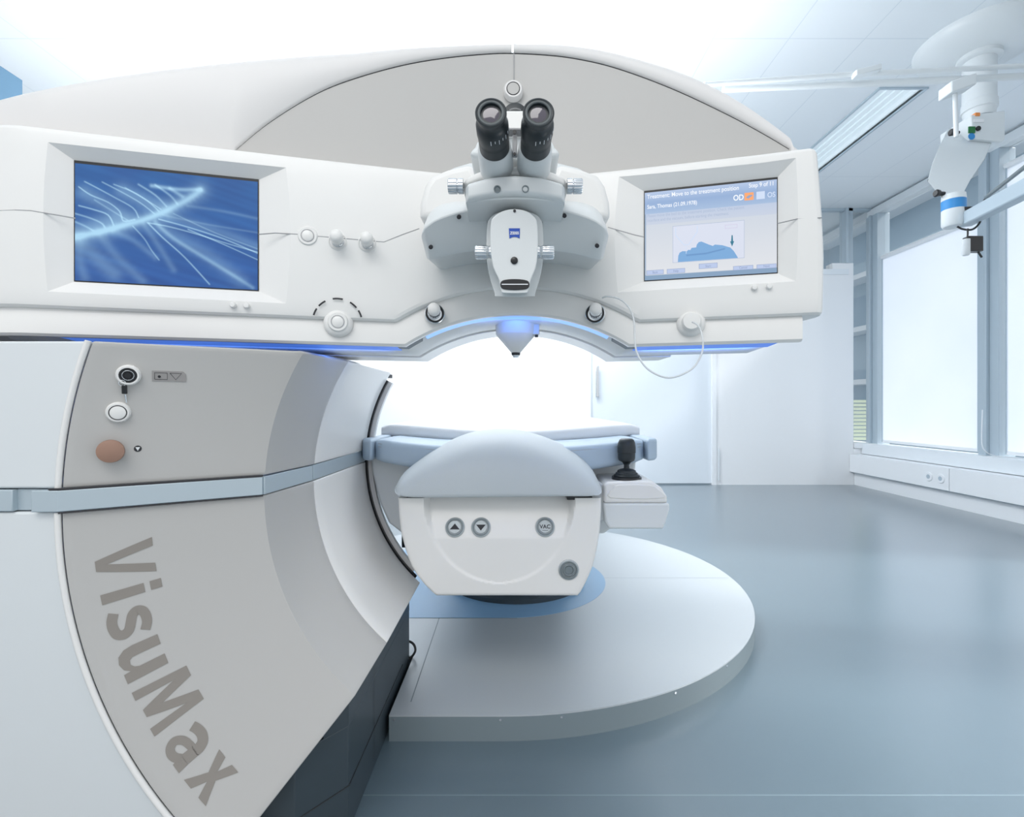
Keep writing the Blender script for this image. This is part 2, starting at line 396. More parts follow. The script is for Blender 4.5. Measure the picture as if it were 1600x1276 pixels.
for (a, b, lab) in ((4.37, 5.565, 'white roller blind pulled down in the farther window bay'), (2.96, 4.16, 'white roller blind pulled down in the nearer window bay at the right edge')):
    top = 2.53 if a > 4 else 2.87
    t = thing('roller_blind', lab, 'blind', (XW - 0.02, (a + b) / 2, 0.49), 'roller blinds in the window wall')
    box('blind_cloth', (XW - 0.022, a + 0.02, 0.52), (XW - 0.018, b - 0.02, top), 'blind', t)
    box('bottom_bar', (XW - 0.03, a + 0.01, 0.495), (XW - 0.01, b - 0.01, 0.52), 'trimw', t, 0.003)
    tube('head_roller', [(XW - 0.02, a + 0.01, top + 0.02), (XW - 0.02, b - 0.01, top + 0.02)], 0.025, 'trimw', t, 16)
    for yy in (a + 0.02, b - 0.02): tube('guide_wire', [(XW - 0.03, yy, 0.5), (XW - 0.03, yy, top)], 0.006, 'alu', t)
    settle(t)
# outside: pale neighbouring facade seen through the upper glass, and a slatted screen
def facade():
    m = mat('pale_blue_facade', (0.42, 0.55, 0.66), 0.6); nt = m.node_tree; b = nt.nodes['Principled BSDF']
    tc = nt.nodes.new('ShaderNodeTexCoord'); sp = nt.nodes.new('ShaderNodeSeparateXYZ'); nt.links.new(tc.outputs['Object'], sp.inputs[0])
    cr = nt.nodes.new('ShaderNodeValToRGB'); cr.color_ramp.interpolation = 'CONSTANT'
    dv = nt.nodes.new('ShaderNodeMath'); dv.operation = 'PINGPONG'; dv.inputs[1].default_value = 1.6; nt.links.new(sp.outputs['Z'], dv.inputs[0])
    dd = nt.nodes.new('ShaderNodeMath'); dd.operation = 'DIVIDE'; dd.inputs[1].default_value = 1.6; nt.links.new(dv.outputs[0], dd.inputs[0])
    e = cr.color_ramp.elements; e[0].color = (0.36, 0.47, 0.56, 1); e[1].color = (0.24, 0.35, 0.45, 1); e[1].position = 0.45
    nt.links.new(dd.outputs[0], cr.inputs['Fac']); nt.links.new(cr.outputs['Color'], b.inputs['Base Color']); return m
M['facade'] = facade()
t = thing('neighbouring_building', 'pale blue building facade seen outside through the glass', 'building', (16, 14, 0))
box('facade_wall', (15, 6, -1), (16, 40, 9.5), 'facade', t)
box('facade_wing', (6.5, 24, -1), (15, 25, 9.5), 'facade', t)
for i in range(4): box('canopy_slab', (14.2, 6, 1.8 + i * 2.2), (15.0, 40, 2.0 + i * 2.2), 'alul', t)
settle(t)
M['slat'] = mat('yellow_green_slats', (0.72, 0.80, 0.55), 0.6)
bm = bmesh.new()
for i in range(11): add_box(bm, (4.2, 6.3, 0.47 + i * 0.047), (4.8, 6.32, 0.505 + i * 0.047))
tag(bm_obj('slatted_screen', bm, 'slat', None, 30), 'low yellow-green slatted screen seen outside through the narrow glass strip beside the back wall', 'screen')

# ================================================================== PLATFORM
PC = Vector((-0.04, 2.415)); PR = 1.075; HP = 0.07; XB = -0.356
t = thing('round_platform', 'low round white step platform with grey edge under the treatment bed', 'platform', (PC.x, PC.y, 0))
pl = [(XB + 0.012, PC.y - PR)]
for k in range(0, 121):
    a = -math.pi / 2 + 2 * math.pi * k / 120 * 0.868
    pl.append((PC.x + PR * math.cos(a), PC.y + PR * math.sin(a)))
    if k > 80 and pl[-1][1] < 1.70: break
pl += [(pl[-1][0], 1.66), (XB + 0.012, 1.66)]
def slab(name, out, z0, z1, m, parent, bev=0):
    bm = bmesh.new(); A = [bm.verts.new((x, y, z0)) for x, y in out]; B = [bm.verts.new((x, y, z1)) for x, y in out]
    bm.faces.new(A[::-1]); bm.faces.new(B); n = len(out)
    for k in range(n): bm.faces.new((A[k], A[(k + 1) % n], B[(k + 1) % n], B[k]))
    o = bm_obj(name, bm, m, parent, 30)
    if bev: bevel(o, bev, 2)
    return o
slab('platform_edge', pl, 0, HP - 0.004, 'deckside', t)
slab('platform_deck', pl, HP - 0.004, HP, 'deck', t)
vo = [(-0.75, PC.y - 0.46)]
for k in range(0, 49):
    a = -math.pi / 2 + math.pi * k / 48
    vo.append((PC.x + 0.46 * math.cos(a), PC.y + 0.46 * math.sin(a)))
vo.append((-0.75, PC.y + 0.46))
slab('vinyl_inlay', vo, HP, HP + 0.0012, 'vinyl', t)
bm = bmesh.new()
def fl_line(bm, a, b, w=0.0015):
    a = Vector((*a, HP + 0.0004)); b = Vector((*b, HP + 0.0004)); n = (b - a).cross(Vector((0, 0, 1))).normalized() * w
    bm.faces.new([bm.verts.new(p) for p in (a - n, b - n, b + n, a + n)])
fl_line(bm, (-0.305, 1.955), (-0.298, 1.40)); bm_obj('deck_seam', bm, 'deckside', t, 0)
bm = bmesh.new(); fl_line(bm, (0.42, 2.41), (1.02, 2.41), 0.0008); bm_obj('deck_seam', bm, 'deckside', t, 0)
bm = bmesh.new(); fl_line(bm, (-0.75, 1.9535), (0, 1.9535)); bm_obj('vinyl_border', bm, 'deckside', t, 0)
for i, (xx, yy) in enumerate(((-0.33, 1.34), (-0.045, 1.34), (0.12, 1.352))): lathe('edge_screw', [(0.004, -0.001), (0.0035, 0.0015)], (xx, yy, 0.058), (0, -1, 0), 'chrome', t, 12)
for aa in (-62, -48):
    a = math.radians(aa); lathe('edge_screw', [(0.004, -0.001), (0.0035, 0.0015)], (PC.x + PR * math.cos(a), PC.y + PR * math.sin(a), 0.058), (math.cos(a), math.sin(a), 0), 'chrome', t, 12)
settle(t)

# ================================================================== LASER MACHINE
MACH = thing('surgical_laser', 'big white eye laser machine with arched bridge, two screens and taupe lettering', 'medical laser', (-0.8, 1.3, 0))
CX, CZ = 0.038, 0.721
def fY(r):
    """front surface depth of the shell against the distance from the opening's axis"""
    if r >= 0.563: return 1.03 - 0.6222 * (r - 0.563)
    t = max(0, (0.563 - r) / 0.023); return 1.03 + 0.19 * min(1, t)
PROF = [(0.826 - 0.263 * k / 24) for k in range(25)]
prof_front = [(r, fY(r)) for r in PROF] + [(0.563 - 0.023 * k / 6, 1.03 + 0.19 * k / 6) for k in range(1, 7)]
prof_in = [(0.5405, 1.2225 + (1.635 - 1.2225) * k / 8) for k in range(9)] 
ZT, ZB1, ZB0 = 1.012, 0.7585, 0.7165
CUT = math.radians(48.3)
def shell_pt(r, y, th): return Vector((CX - r * math.cos(th), y, CZ - r * math.sin(th)))
def shell(name, prof, z0, z1, m, cut=False, n=28):
    rows = []
    for r, y in prof:
        a0 = CUT if cut else -math.asin((z0 - CZ) / r); a1 = -math.asin(min(1, (z1 - CZ) / r))
        rows.append([shell_pt(r, y, a0 + (a1 - a0) * k / n) for k in range(n + 1)])
    o = grid(name, rows, m, MACH, smooth=30)
    o.modifiers.new('solid', 'SOLIDIFY').thickness = 0.012
    o.modifiers['solid'].offset = 0
    b = bevel(o, 0.002, 2, 60)
    return o
shell('shell_front_panel', prof_front, ZB1, ZT, 'grey')
shell('shell_lower_panel', prof_front, ZB0, ZB0, 'grey') if False else None
def shell_low(name, prof, m):
    rows = []
    for r, y in prof:
        a1 = -math.asin((ZB0 - CZ) / r); rows.append([shell_pt(r, y, CUT + (a1 - CUT) * k / 44) for k in range(45)])
    o = grid(name, rows, m, MACH, smooth=30); s = o.modifiers.new('solid', 'SOLIDIFY'); s.thickness = 0.012; s.offset = 0; bevel(o, 0.002, 2, 60); return o
shell_low('shell_front_panel', prof_front, 'grey')
shell('shell_inner_panel', prof_in, ZB1, ZT, 'white'); shell_low('shell_inner_panel', prof_in, 'white')
# rear ring behind the shell
def annulus(name, r0, r1, y0, y1, a0, a1, m, n=60):
    rows = []
    for k in range(n + 1):
        a = a0 + (a1 - a0) * k / n
        rows.append([shell_pt(r0, y0, a), shell_pt(r1, y0, a), shell_pt(r1, y1, a), shell_pt(r0, y1, a)])
    return grid(name, rows, m, MACH, closed=True, caps=True, smooth=30)
aT = -math.asin((0.994 - CZ) / 0.556)
annulus('gap_ring', 0.531, 0.556, 1.64, 1.652, math.radians(46), aT, 'black')
annulus('rear_ring', 0.518, 0.556, 1.654, 1.672, math.radians(44), aT, 'hood')
# column body behind the shell, left flat panels
bm = bmesh.new(); add_box(bm, (-1.9, 1.10, 0.02), (-0.60, 1.648, 1.0)); bm_obj('column_body', bm, 'panel', MACH, 30)
bm = bmesh.new(); add_box(bm, (-1.9, 1.12, 1.0), (-0.45, 1.80, 1.012)); bm_obj('column_top', bm, 'gap', MACH, 30)
def side_panel(z0, z1):
    rad = 0.833; pts = []
    for k in range(33):
        z = z0 + (z1 - z0) * k / 32; pts.append((CX - math.sqrt(rad ** 2 - (z - CZ) ** 2), z))
    out = pts + [(-1.9, z1), (-1.9, z0)]
    return prism('side_panel', out, 0.862, 0.90, 'panel', MACH, 0.004)
side_panel(ZB1 - 0.001, ZT); side_panel(0.0, ZB0)
# light lip between the side panels and the shell
for z0, z1 in ((ZB1, ZT), (0.08, ZB0)):
    pts = []
    for k in range(40):
        z = z0 + (z1 - z0) * k / 39; r = 0.8295; pts.append((CX - math.sqrt(r * r - (z - CZ) ** 2), 0.8600, z))
    tube('edge_lip', pts, 0.0050, 'white', MACH, 8)
# metal belt
def belt(name, path, m='belt', t=0.02, z0=ZB0 + 0.002, z1=ZB1 - 0.003):
    rows = []
    for i, (x, y) in enumerate(path):
        a = Vector(path[max(i - 1, 0)]); b = Vector(path[min(i + 1, len(path) - 1)]); d = (b - a).normalized(); n = Vector((-d.y, d.x)) * t
        rows.append([Vector((x, y, z0)), Vector((x, y, z1)), Vector((x + n.x, y + n.y, z1)), Vector((x + n.x, y + n.y, z0))])
    o = grid(name, rows, m, MACH, closed=True, caps=True, smooth=20); bevel(o, 0.0015, 2); return o
belt('belt_rail', [(-0.83, 0.852), (-0.785, 0.852), (-0.519, 1.018)], t=0.022)
belt('belt_band', [(-0.517, 1.022), (-0.498, 1.217)], t=0.022); belt('belt_band', [(-0.498, 1.222), (-0.498, 1.637)], t=0.022)
belt('belt_recess', [(-1.9, 0.868), (-0.83, 0.868)], t=0.02)
belt('belt_end_block', [(-1.9, 0.858), (-0.868, 0.858)], t=0.02)
bm = bmesh.new(); tube_bm(bm, [(-0.80, 0.8535, ZB1 - 0.001), (-0.785, 0.8535, ZB1 - 0.001), (-0.519, 1.0195, ZB1 - 0.001)], 0.0022, 6); tube_bm(bm, [(-0.785, 0.8535, ZB0), (-0.519, 1.0195, ZB0)], 0.0014, 6)
bm_obj('belt_gap', bm, 'gap', MACH, 60)
# dark plinth
slab('plinth', [(XB, 1.648), (XB, 1.055), (-0.43, 0.965), (-0.62, 0.93), (-1.9, 0.93), (-1.9, 1.648)], 0, 0.225, 'darkbase', MACH, 0.002)
slab('plinth_top', [(XB, 1.648), (XB, 1.055), (-0.392, 1.011), (-0.55, 1.15), (-0.60, 1.3), (-0.60, 1.648)], 0.225, 0.318, 'darkbase', MACH, 0.0)
bm = bmesh.new(); bm.faces.new([bm.verts.new(p) for p in ((XB + 0.0006, 1.24, 0.02), (XB + 0.0006, 1.243, 0.02), (XB + 0.0006, 1.243, 0.30), (XB + 0.0006, 1.24, 0.30))])
tube_bm(bm, [(XB + 0.0005, 1.55, 0.098), (XB + 0.0005, 1.055, 0.098), (-0.43, 0.9645, 0.098), (-0.6, 0.932, 0.098)], 0.0012, 6)
bm_obj('plinth_seam', bm, 'black', MACH, 0)
# cable hook on the plinth
tube('cable_hook', smooth_path([P(628, 1003, 1.66), P(637, 1001, 1.66), P(646, 1006, 1.655), P(649, 1016, 1.65), P(643, 1026, 1.645), P(634, 1031, 1.64)], 5), 0.004, 'black', MACH)
# interior boxes seen through the opening
box('cable_box', (-0.44, 1.90, 0.36), (-0.33, 2.0, 0.50), 'black', MACH, 0.003)

def cone_hit(px, py, off=0.0):
    d = 0.9
    for _ in range(120):
        p = P(px, py, d); r = math.hypot(p.x - CX, p.z - CZ); d = 0.5 * d + 0.5 * fY(r)
    p = P(px, py, d); r = math.hypot(p.x - CX, p.z - CZ)
    e = Vector(((p.x - CX) / r, 0, (p.z - CZ) / r)); n = (Vector((0, -1, 0)) - e * 0.6222).normalized()
    return p + n * (0.006 + off), n
# VisuMax lettering on the lower front panel
def ribbon(pts, wd):
    pts = sm2(pts, 5, closed=False); q = []
    for i in range(len(pts)):
        a = pts[max(i - 1, 0)]; b = pts[min(i + 1, len(pts) - 1)]; d = Vector((b[0] - a[0], b[1] - a[1])).normalized(); w2 = wd[0] + (wd[1] - wd[0]) * i / (len(pts) - 1)
        q.append(((pts[i][0] - d.y * w2 / 2, pts[i][1] + d.x * w2 / 2), (pts[i][0] + d.y * w2 / 2, pts[i][1] - d.x * w2 / 2)))
    return [[q[k][0], q[k][1], q[k + 1][1], q[k + 1][0]] for k in range(len(q) - 1)]
GL = {
 'V': (5.1, 10.2, .62, [[(0, .71), (.155, .71), (.31, .14), (.23, 0)], [(.31, .14), (.31, 0), (.23, 0)], [(.31, .14), (.465, .71), (.62, .71), (.39, 0), (.31, 0)]]),
 'i': (11.35, 12.65, .145, [[(0, 0), (.145, 0), (.145, .525), (0, .525)], [(.0, .60), (.145, .60), (.145, .745), (0, .745)]]),
 's': (14.0, 17.9, .40, ribbon([(.375, .405), (.29, .45), (.20, .462), (.11, .44), (.075, .375), (.115, .31), (.20, .27), (.29, .225), (.328, .15), (.29, .078), (.19, .052), (.10, .062), (.015, .10)], (.125, .125))),
 'u': (18.9, 23.3, .445, [[(0, .525), (.145, .525), (.145, .24), (.0, .20)], [(0, .20), (.145, .24), (.15, .155), (.02, .09)], [(.02, .09), (.15, .155), (.175, .12), (.08, .01)], [(.08, .01), (.175, .12), (.23, .11), (.17, -.012)], [(.17, -.012), (.23, .11), (.275, .145), (.26, .02)], [(.26, .02), (.275, .145), (.297, .20), (.31, .09)], [(.297, .20), (.297, .525), (.443, .525), (.443, 0), (.316, 0), (.31, .09)]]),
 'M': (24.5, 30.8, .755, [[(0, 0), (.045, .71), (.165, .71), (.155, .50), (.135, 0)], [(.155, .50), (.165, .71), (.235, .71), (.378, .27), (.378, .03), (.315, .03)], [(.378, .27), (.52, .71), (.59, .71), (.60, .50), (.44, .03), (.378, .03)], [(.60, .50), (.59, .71), (.71, .71), (.755, 0), (.62, 0)]]),
 'a': (32.1, 36.3, .41, ribbon([(.05, .425), (.13, .458), (.22, .465), (.30, .43), (.338, .36), (.34, .28)], (.125, .145)) + [[(.268, .30), (.412, .30), (.412, .12), (.268, .12)], [(.268, .14), (.412, .14), (.425, 0), (.295, 0)]] + ribbon([(.34, .285), (.24, .28), (.13, .245), (.075, .16), (.11, .08), (.18, .052), (.25, .07), (.32, .13)], (.105, .115))),
 'x': (37.6, 41.9, .49, [[(0, .525), (.163, .525), (.243, .35), (.325, .265), (.243, .185), (.155, .265)], [(.243, .35), (.325, .525), (.487, .525), (.325, .265)], [(.155, .265), (.243, .185), (.153, 0), (-.01, 0)], [(.325, .265), (.49, 0), (.325, 0), (.243, .185)]]),
}
for ch, (t0, t1, wd, polys) in GL.items():
    bm = bmesh.new()
    for pg in polys: bm.faces.new([bm.verts.new((a / wd, b, 0)) for a, b in pg])
    bm.normal_update(); bmesh.ops.triangulate(bm, faces=bm.faces)
    bmesh.ops.subdivide_edges(bm, edges=[e for e in bm.edges], cuts=3, use_grid_fill=True)
    for v in bm.verts:
        rr = 0.793 - 0.0715 * (v.co.y / 0.71); th = math.radians(t0 + (t1 - t0) * v.co.x)
        p = shell_pt(rr, fY(rr), th); e = (p - Vector((CX, p.y, CZ))).normalized(); n = (Vector((0, -1, 0)) - e * 0.6222).normalized()
        v.co = p + n * 0.0068
    bm_obj('letter', bm, 'text', MACH, 0)
# controls on the upper front panel
p, n = cone_hit(202, 585)
ks = lathe('key_switch', [(0.0185, 0), (0.0185, 0.006), (0.016, 0.010), (0.0135, 0.010), (0.013, 0.006)], p, n, 'white', MACH)
lathe('switch_face', [(0.0128, 0.0), (0.0128, 0.0085), (0.006, 0.0085), (0.005, 0.011)], p, n, 'black', ks)
ring('switch_mark', 0.0085, 0.0006, p + n * 0.0088, n, 'chrome', ks)
p, n = cone_hit(186, 643)
bt = lathe('round_button', [(0.0185, 0), (0.0185, 0.004), (0.016, 0.008), (0.0128, 0.008)], p, n, 'white', MACH)
ring('button_ring', 0.0125, 0.0008, p + n * 0.0083, n, 'gap', bt); lathe('button_cap', [(0.0118, 0), (0.0118, 0.0085), (0.009, 0.0095)], p, n, 'white', bt)
p, n = cone_hit(176, 702)
es = lathe('stop_button', [(0.013, 0), (0.013, 0.010), (0.0195, 0.012), (0.0205, 0.016), (0.0195, 0.020), (0.012, 0.0225), (0, 0.0232)], p, n, 'brown', MACH); es['label'] = 'brown mushroom button'
p, n = cone_hit(265, 587)
u = (Vector((0.85, 0.53, 0))).normalized(); u = (u - n * u.dot(n)).normalized(); vv = u.cross(n) * (-1)
if vv.z < 0: vv = -vv
def plate(name, p, u, v, w, h, m, parent, t=0.0008, cut=0):
    bm = bmesh.new(); nn = u.cross(v).normalized()
    if nn.y > 0: nn = -nn
    out = [(-w, -h), (w, -h), (w, h - cut), (w - cut, h), (-w, h)] if cut else [(-w, -h), (w, -h), (w, h), (-w, h)]
    A = [bm.verts.new(p + u * a + v * b) for a, b in out]; B = [bm.verts.new(p + u * a + v * b + nn * t) for a, b in out]
    bm.faces.new(A); bm.faces.new(B)
    for k in range(len(A)): bm.faces.new((A[k], A[(k + 1) % len(A)], B[(k + 1) % len(A)], B[k]))
    return bm_obj(name, bm, m, parent, 0)
lp = plate('rating_plate', p, u, vv, 0.026, 0.0095, 'metal', MACH, 0.0012, 0.005)
q = p + n * 0.0016
bm = bmesh.new()
tube_bm(bm, [q - u * 0.022 - vv * 0.006, q - u * 0.003 - vv * 0.006, q - u * 0.003 + vv * 0.006, q - u * 0.022 + vv * 0.006, q - u * 0.022 - vv * 0.006], 0.0004, 5)
tube_bm(bm, [q + u * 0.001 + vv * 0.006, q + u * 0.019 + vv * 0.006, q + u * 0.010 - vv * 0.006, q + u * 0.001 + vv * 0.006], 0.0004, 5)
add_lathe(bm, [(0.0024, 0), (0.0024, 0.0006)], q - u * 0.015 - vv * 0.001, n, 12)
bm_obj('plate_engraving', bm, 'gap', lp, 0)
p, n = cone_hit(216, 700)
sy = lathe('warning_mark', [(0.0058, 0), (0.0058, 0.0006)], p, n, 'gap', MACH, 24)
bm = bmesh.new(); bm.faces.new([bm.verts.new(p + n * 0.0012 + u * a + vv * b) for a, b in ((-0.0035, 0.003), (0.0035, 0.003), (0, -0.004))]); bm_obj('mark_triangle', bm, 'logow', sy, 0)
# key hanging from the lock
kt = thing('key', 'small key with black tag hanging from the lock switch on the machine', 'key', (0, 0, 0))
p, n = cone_hit(196, 603, 0.006); p2, _ = cone_hit(197, 611, 0.006); p3, _ = cone_hit(199, 627, 0.004)
kt['_base'] = list(p3)
bevel(plate('key_tag', (p + p2) / 2, u, vv, 0.0040, 0.0075, 'black', kt, 0.004), 0.001, 2)
tube('key_blade', [p2 - vv * 0.004, p3 - vv * 0.001], 0.0013, 'chrome', kt, 8)
ring('key_ring', 0.005, 0.0007, cone_hit(193, 597, 0.008)[0], n, 'chrome', kt)
settle(kt)

# ------------------------------------------------------------------ bridge console
def Yf(X):
    return max(0.905, 1.145 - 0.26 * math.sqrt(X * X + 0.01))
def arch(X, z0, half, R):
    if abs(X) >= half: return z0
    return z0 + math.sqrt(R * R - X * X) - math.sqrt(R * R - half * half)
zlow = lambda X: arch(X, 1.030, 0.245, 0.43)
zrid = lambda X: arch(X, 1.081, 0.262, 0.455)
XR = 0.612
xs = [-1.9, -1.6, -1.3, -1.1, -0.98, -0.93, -0.91] + [-0.89 + 0.02 * k for k in range(32)]
xs = [x for x in xs if x < -0.275] + [-0.275 + 0.01 * k for k in range(56)]
xs += [0.30 + 0.02 * k for k in range(14)] + [0.575, 0.585, 0.595]
def endr(X, r=0.02):
    """rounded right-hand end of the console"""
    return 0.0
def loftx(name, xs_, prof_fn, m, parent, bev=0.0, smooth=35):
    rows = [[Vector(q) for q in prof_fn(x)] for x in xs_]
    o = grid(name, rows, m, parent, closed=True, caps=True, smooth=smooth)
    if bev: bevel(o, bev, 3, 50)
    return o
def upper_prof(X):
    y = Yf(X); zr = zrid(X); zt = 1.415; e = max(0, (X - 0.5) / 0.1)
    def q(yy, z): return (X - 0.055 * e * max(0, z - 1.20) * 1.0 + 0.0, yy, z)
    yb = y + 0.20
    L = [q(yb, zr + 0.004), q(y + 0.02, zr + 0.0), q(y + 0.008, zr + 0.001), q(y + 0.002, zr + 0.005), q(y, zr + 0.012)]
    for k in range(1, 12): L.append(q(y - 0.004 * math.sin(math.pi * k / 12), zr + 0.012 + (zt - 0.016 - zr - 0.012) * k / 12))
    for k in range(0, 6):
        a = math.pi / 2 * k / 5; L.append(q(y + 0.014 - 0.014 * math.cos(a), zt - 0.014 + 0.014 * math.sin(a)))
    L.append(q(yb, zt)); return L
xu = sorted(set([round(x, 5) for x in xs] + [0.603, 0.609, XR]))
def upper_round(X):
    L = upper_prof(min(X, 0.595))
    if X > 0.595:
        t = (X - 0.595) / (XR - 0.595); back = 0.017 * (1 - math.sqrt(max(0, 1 - t * t)))
        L = [(x + (X - 0.595), y + back if i > 0 and i < len(L) - 1 else y, z - (0.006 * (1 - math.sqrt(max(0, 1 - t * t))) if z > 1.40 else 0)) for i, (x, y, z) in enumerate(L)]
    return L
con = loftx('console_housing', xu, upper_round, 'white', MACH)
def lower_prof(X):
    y = Yf(X) + 0.012; zl = zlow(X); zr = zrid(X) + 0.006
    return [(X, y + 0.016, zl), (X, y + 0.005, zl), (X, y, zl + 0.005), (X, y, zr - 0.012), (X, y + 0.004, zr - 0.002), (X, y + 0.06, zr)]
xl = [x for x in xs if x < 0.56] + [0.565, 0.575]
loftx('lower_fascia', xl, lower_prof, 'white', MACH)
def strip_prof(X, y0, y1, dz0, dz1):
    y = Yf(X); zl = zlow(X); return [(X, y + y0, zl + dz0), (X, y + y1, zl + dz1), (X, y + y1, zl + 0.02), (X, y + y0, zl + 0.02)]
for a, b, m_ in ((-0.87, -0.262, 'led'), (-0.212, 0.212, 'led_lit'), (0.262, 0.54, 'led')):
    s = [x for x in xs if a <= x <= b]
    loftx('light_strip', s, lambda X: strip_prof(X, 0.026, 0.075 if m_ == 'led' else 0.056, 0.001, -0.003 if m_ == 'led' else -0.002), m_, MACH)  # wing strips widened; their glow stands in for the blue-lit underside
for a, b in ((-0.265, -0.21), (0.21, 0.265)):
    s = [x for x in xs if a <= x <= b]
    loftx('light_strip_end', s, lambda X: strip_prof(X, 0.0285, 0.055, 0.0012, -0.0015), 'darkbase', MACH)
def under_prof(X):
    y = Yf(X); zl = zlow(X); return [(X, y + 0.060, zl + 0.0), (X, y + 0.17, zl - 0.006), (X, y + 0.19, zl + 0.01), (X, y + 0.19, zl + 0.05), (X, y + 0.03, zl + 0.05), (X, y + 0.03, zl + 0.02)]
loftx('underside', [x for x in xs if -1.0 < x < 0.56], under_prof, 'white', MACH)
def under2(X):
    y = Yf(X); zl = max(1.016, zlow(X) - 0.008); return [(X, y + 0.19, zl), (X, y + 0.30, zl), (X, y + 0.30, 1.3), (X, y + 0.19, 1.3)]
loftx('bridge_rear', [x for x in xs if x < 0.40], under2, 'white', MACH)

# screen recesses
def yline(X): return 1.145 + 0.26 * X if X < 0 else 1.145 - 0.26 * X
def recess(xl_, xr_, zb, zt, oxl, oxr, ozb, ozt, depth):
    f = 2.2     # extend the frustum in front of the face
    inner = [Vector((x, yline(x) + depth, z)) for x, z in ((xl_, zb), (xr_, zb), (xr_, zt), (xl_, zt))]
    outer = [Vector((x, yline(x) - 0.001, z)) for x, z in ((oxl, ozb), (oxr, ozb), (oxr, ozt), (oxl, ozt))]
    far = [i + (o_ - i) * f for i, o_ in zip(inner, outer)]
    bm = bmesh.new(); A = [bm.verts.new(p) for p in inner]; B = [bm.verts.new(p) for p in far]
    bm.faces.new(A); bm.faces.new(B[::-1])
    for k in range(4): bm.faces.new((A[k], B[k], B[(k + 1) % 4], A[(k + 1) % 4]))
    bmesh.ops.recalc_face_normals(bm, faces=bm.faces)
    me = bpy.data.meshes.new('cutter'); bm.to_mesh(me); bm.free()
    c = bpy.data.objects.new('cutter', me); C.objects.link(c); return c
cuts = [recess(-0.838, -0.530, 1.1355, 1.3645, -0.862, -0.478, 1.112, 1.384, 0.018),
        recess(0.277, 0.534, 1.172, 1.369, 0.232, 0.553, 1.152, 1.391, 0.018)]
for c in cuts:
    b = con.modifiers.new('cut', 'BOOLEAN'); b.object = c; b.operation = 'DIFFERENCE'; b.solver = 'EXACT'
bpy.context.view_layer.update()
dg = bpy.context.evaluated_depsgraph_get(); me2 = bpy.data.meshes.new_from_object(con.evaluated_get(dg))
con.modifiers.clear(); con.data = me2
for c in cuts: bpy.data.objects.remove(c)
con.data.materials.clear(); con.data.materials.append(M['white'])
con.data.polygons.foreach_set('use_smooth', [True] * len(con.data.polygons)); con.data.set_sharp_from_angle(angle=math.radians(14))

# horizontal parting line of the console
def con_hit(px, py, off=0.0):
    X = 0.0
    for _ in range(60): X = 0.5 * X + 0.5 * ((px - VX) / FL * (Yf(X) - off))
    p = P(px, py, Yf(X) - off); s = 0.26 if X < 0 else -0.26
    if abs(X) < 0.08: s *= abs(X) / 0.08
    return p, Vector((s, -1, 0)).normalized()
for pts in ([(0, 329), (24, 328), (48, 329), (90, 336), (118, 341)], [(404, 366), (430, 364), (467, 366)], [(497, 369), (600, 378), (630, 366), (655, 357)], [(950, 355), (992, 367), (1006, 370)], [(1215, 349), (1245, 342), (1284, 340)]):
    tube('parting_line', [con_hit(a, b, 0.0035)[0] for a, b in pts], 0.0011, 'seam', MACH, 6)

# ---- displays
def display(name, xl_, xr_, zb, zt, label):
    dn = Vector((xr_ - xl_, yline(xr_) - yline(xl_), 0)); nn = Vector((dn.y, -dn.x, 0)).normalized()
    def W(u, v, off=0.0):
        x = xl_ + (xr_ - xl_) * u
        return Vector((x, yline(xl_) + (yline(xr_) - yline(xl_)) * u + 0.0168, zt + (zb - zt) * v)) + nn * off
    bm = bmesh.new(); A = [bm.verts.new(W(u, v, 0.0)) for u, v in ((0, 0), (1, 0), (1, 1), (0, 1))]; B = [bm.verts.new(W(u, v, -0.006)) for u, v in ((0, 0), (1, 0), (1, 1), (0, 1))]
    bm.faces.new(A); bm.faces.new(B)
    for k in range(4): bm.faces.new((A[k], A[(k + 1) % 4], B[(k + 1) % 4], B[k]))
    o = bm_obj(name, bm, 'black', MACH, 0); o['label'] = label
    return o, W
def noise2(x, y):
    from mathutils import noise
    return noise.noise(Vector((x, y, 0.3)))
def screen_material(name):
    m = bpy.data.materials.new(name); m.use_nodes = True; nt = m.node_tree; b = nt.nodes['Principled BSDF']
    at = nt.nodes.new('ShaderNodeVertexColor'); at.layer_name = 'picture'
    b.inputs['Base Color'].default_value = (0.01, 0.01, 0.01, 1); b.inputs['Roughness'].default_value = 0.3; b.inputs['Specular IOR Level'].default_value = 0.2
    nt.links.new(at.outputs['Color'], b.inputs['Emission Color']); b.inputs['Emission Strength'].default_value = 1.0; return m
M['screen'] = screen_material('lit_screen')
d1, W1 = display('left_display', -0.838, -0.530, 1.1355, 1.3645, 'screen showing blue fibre picture')
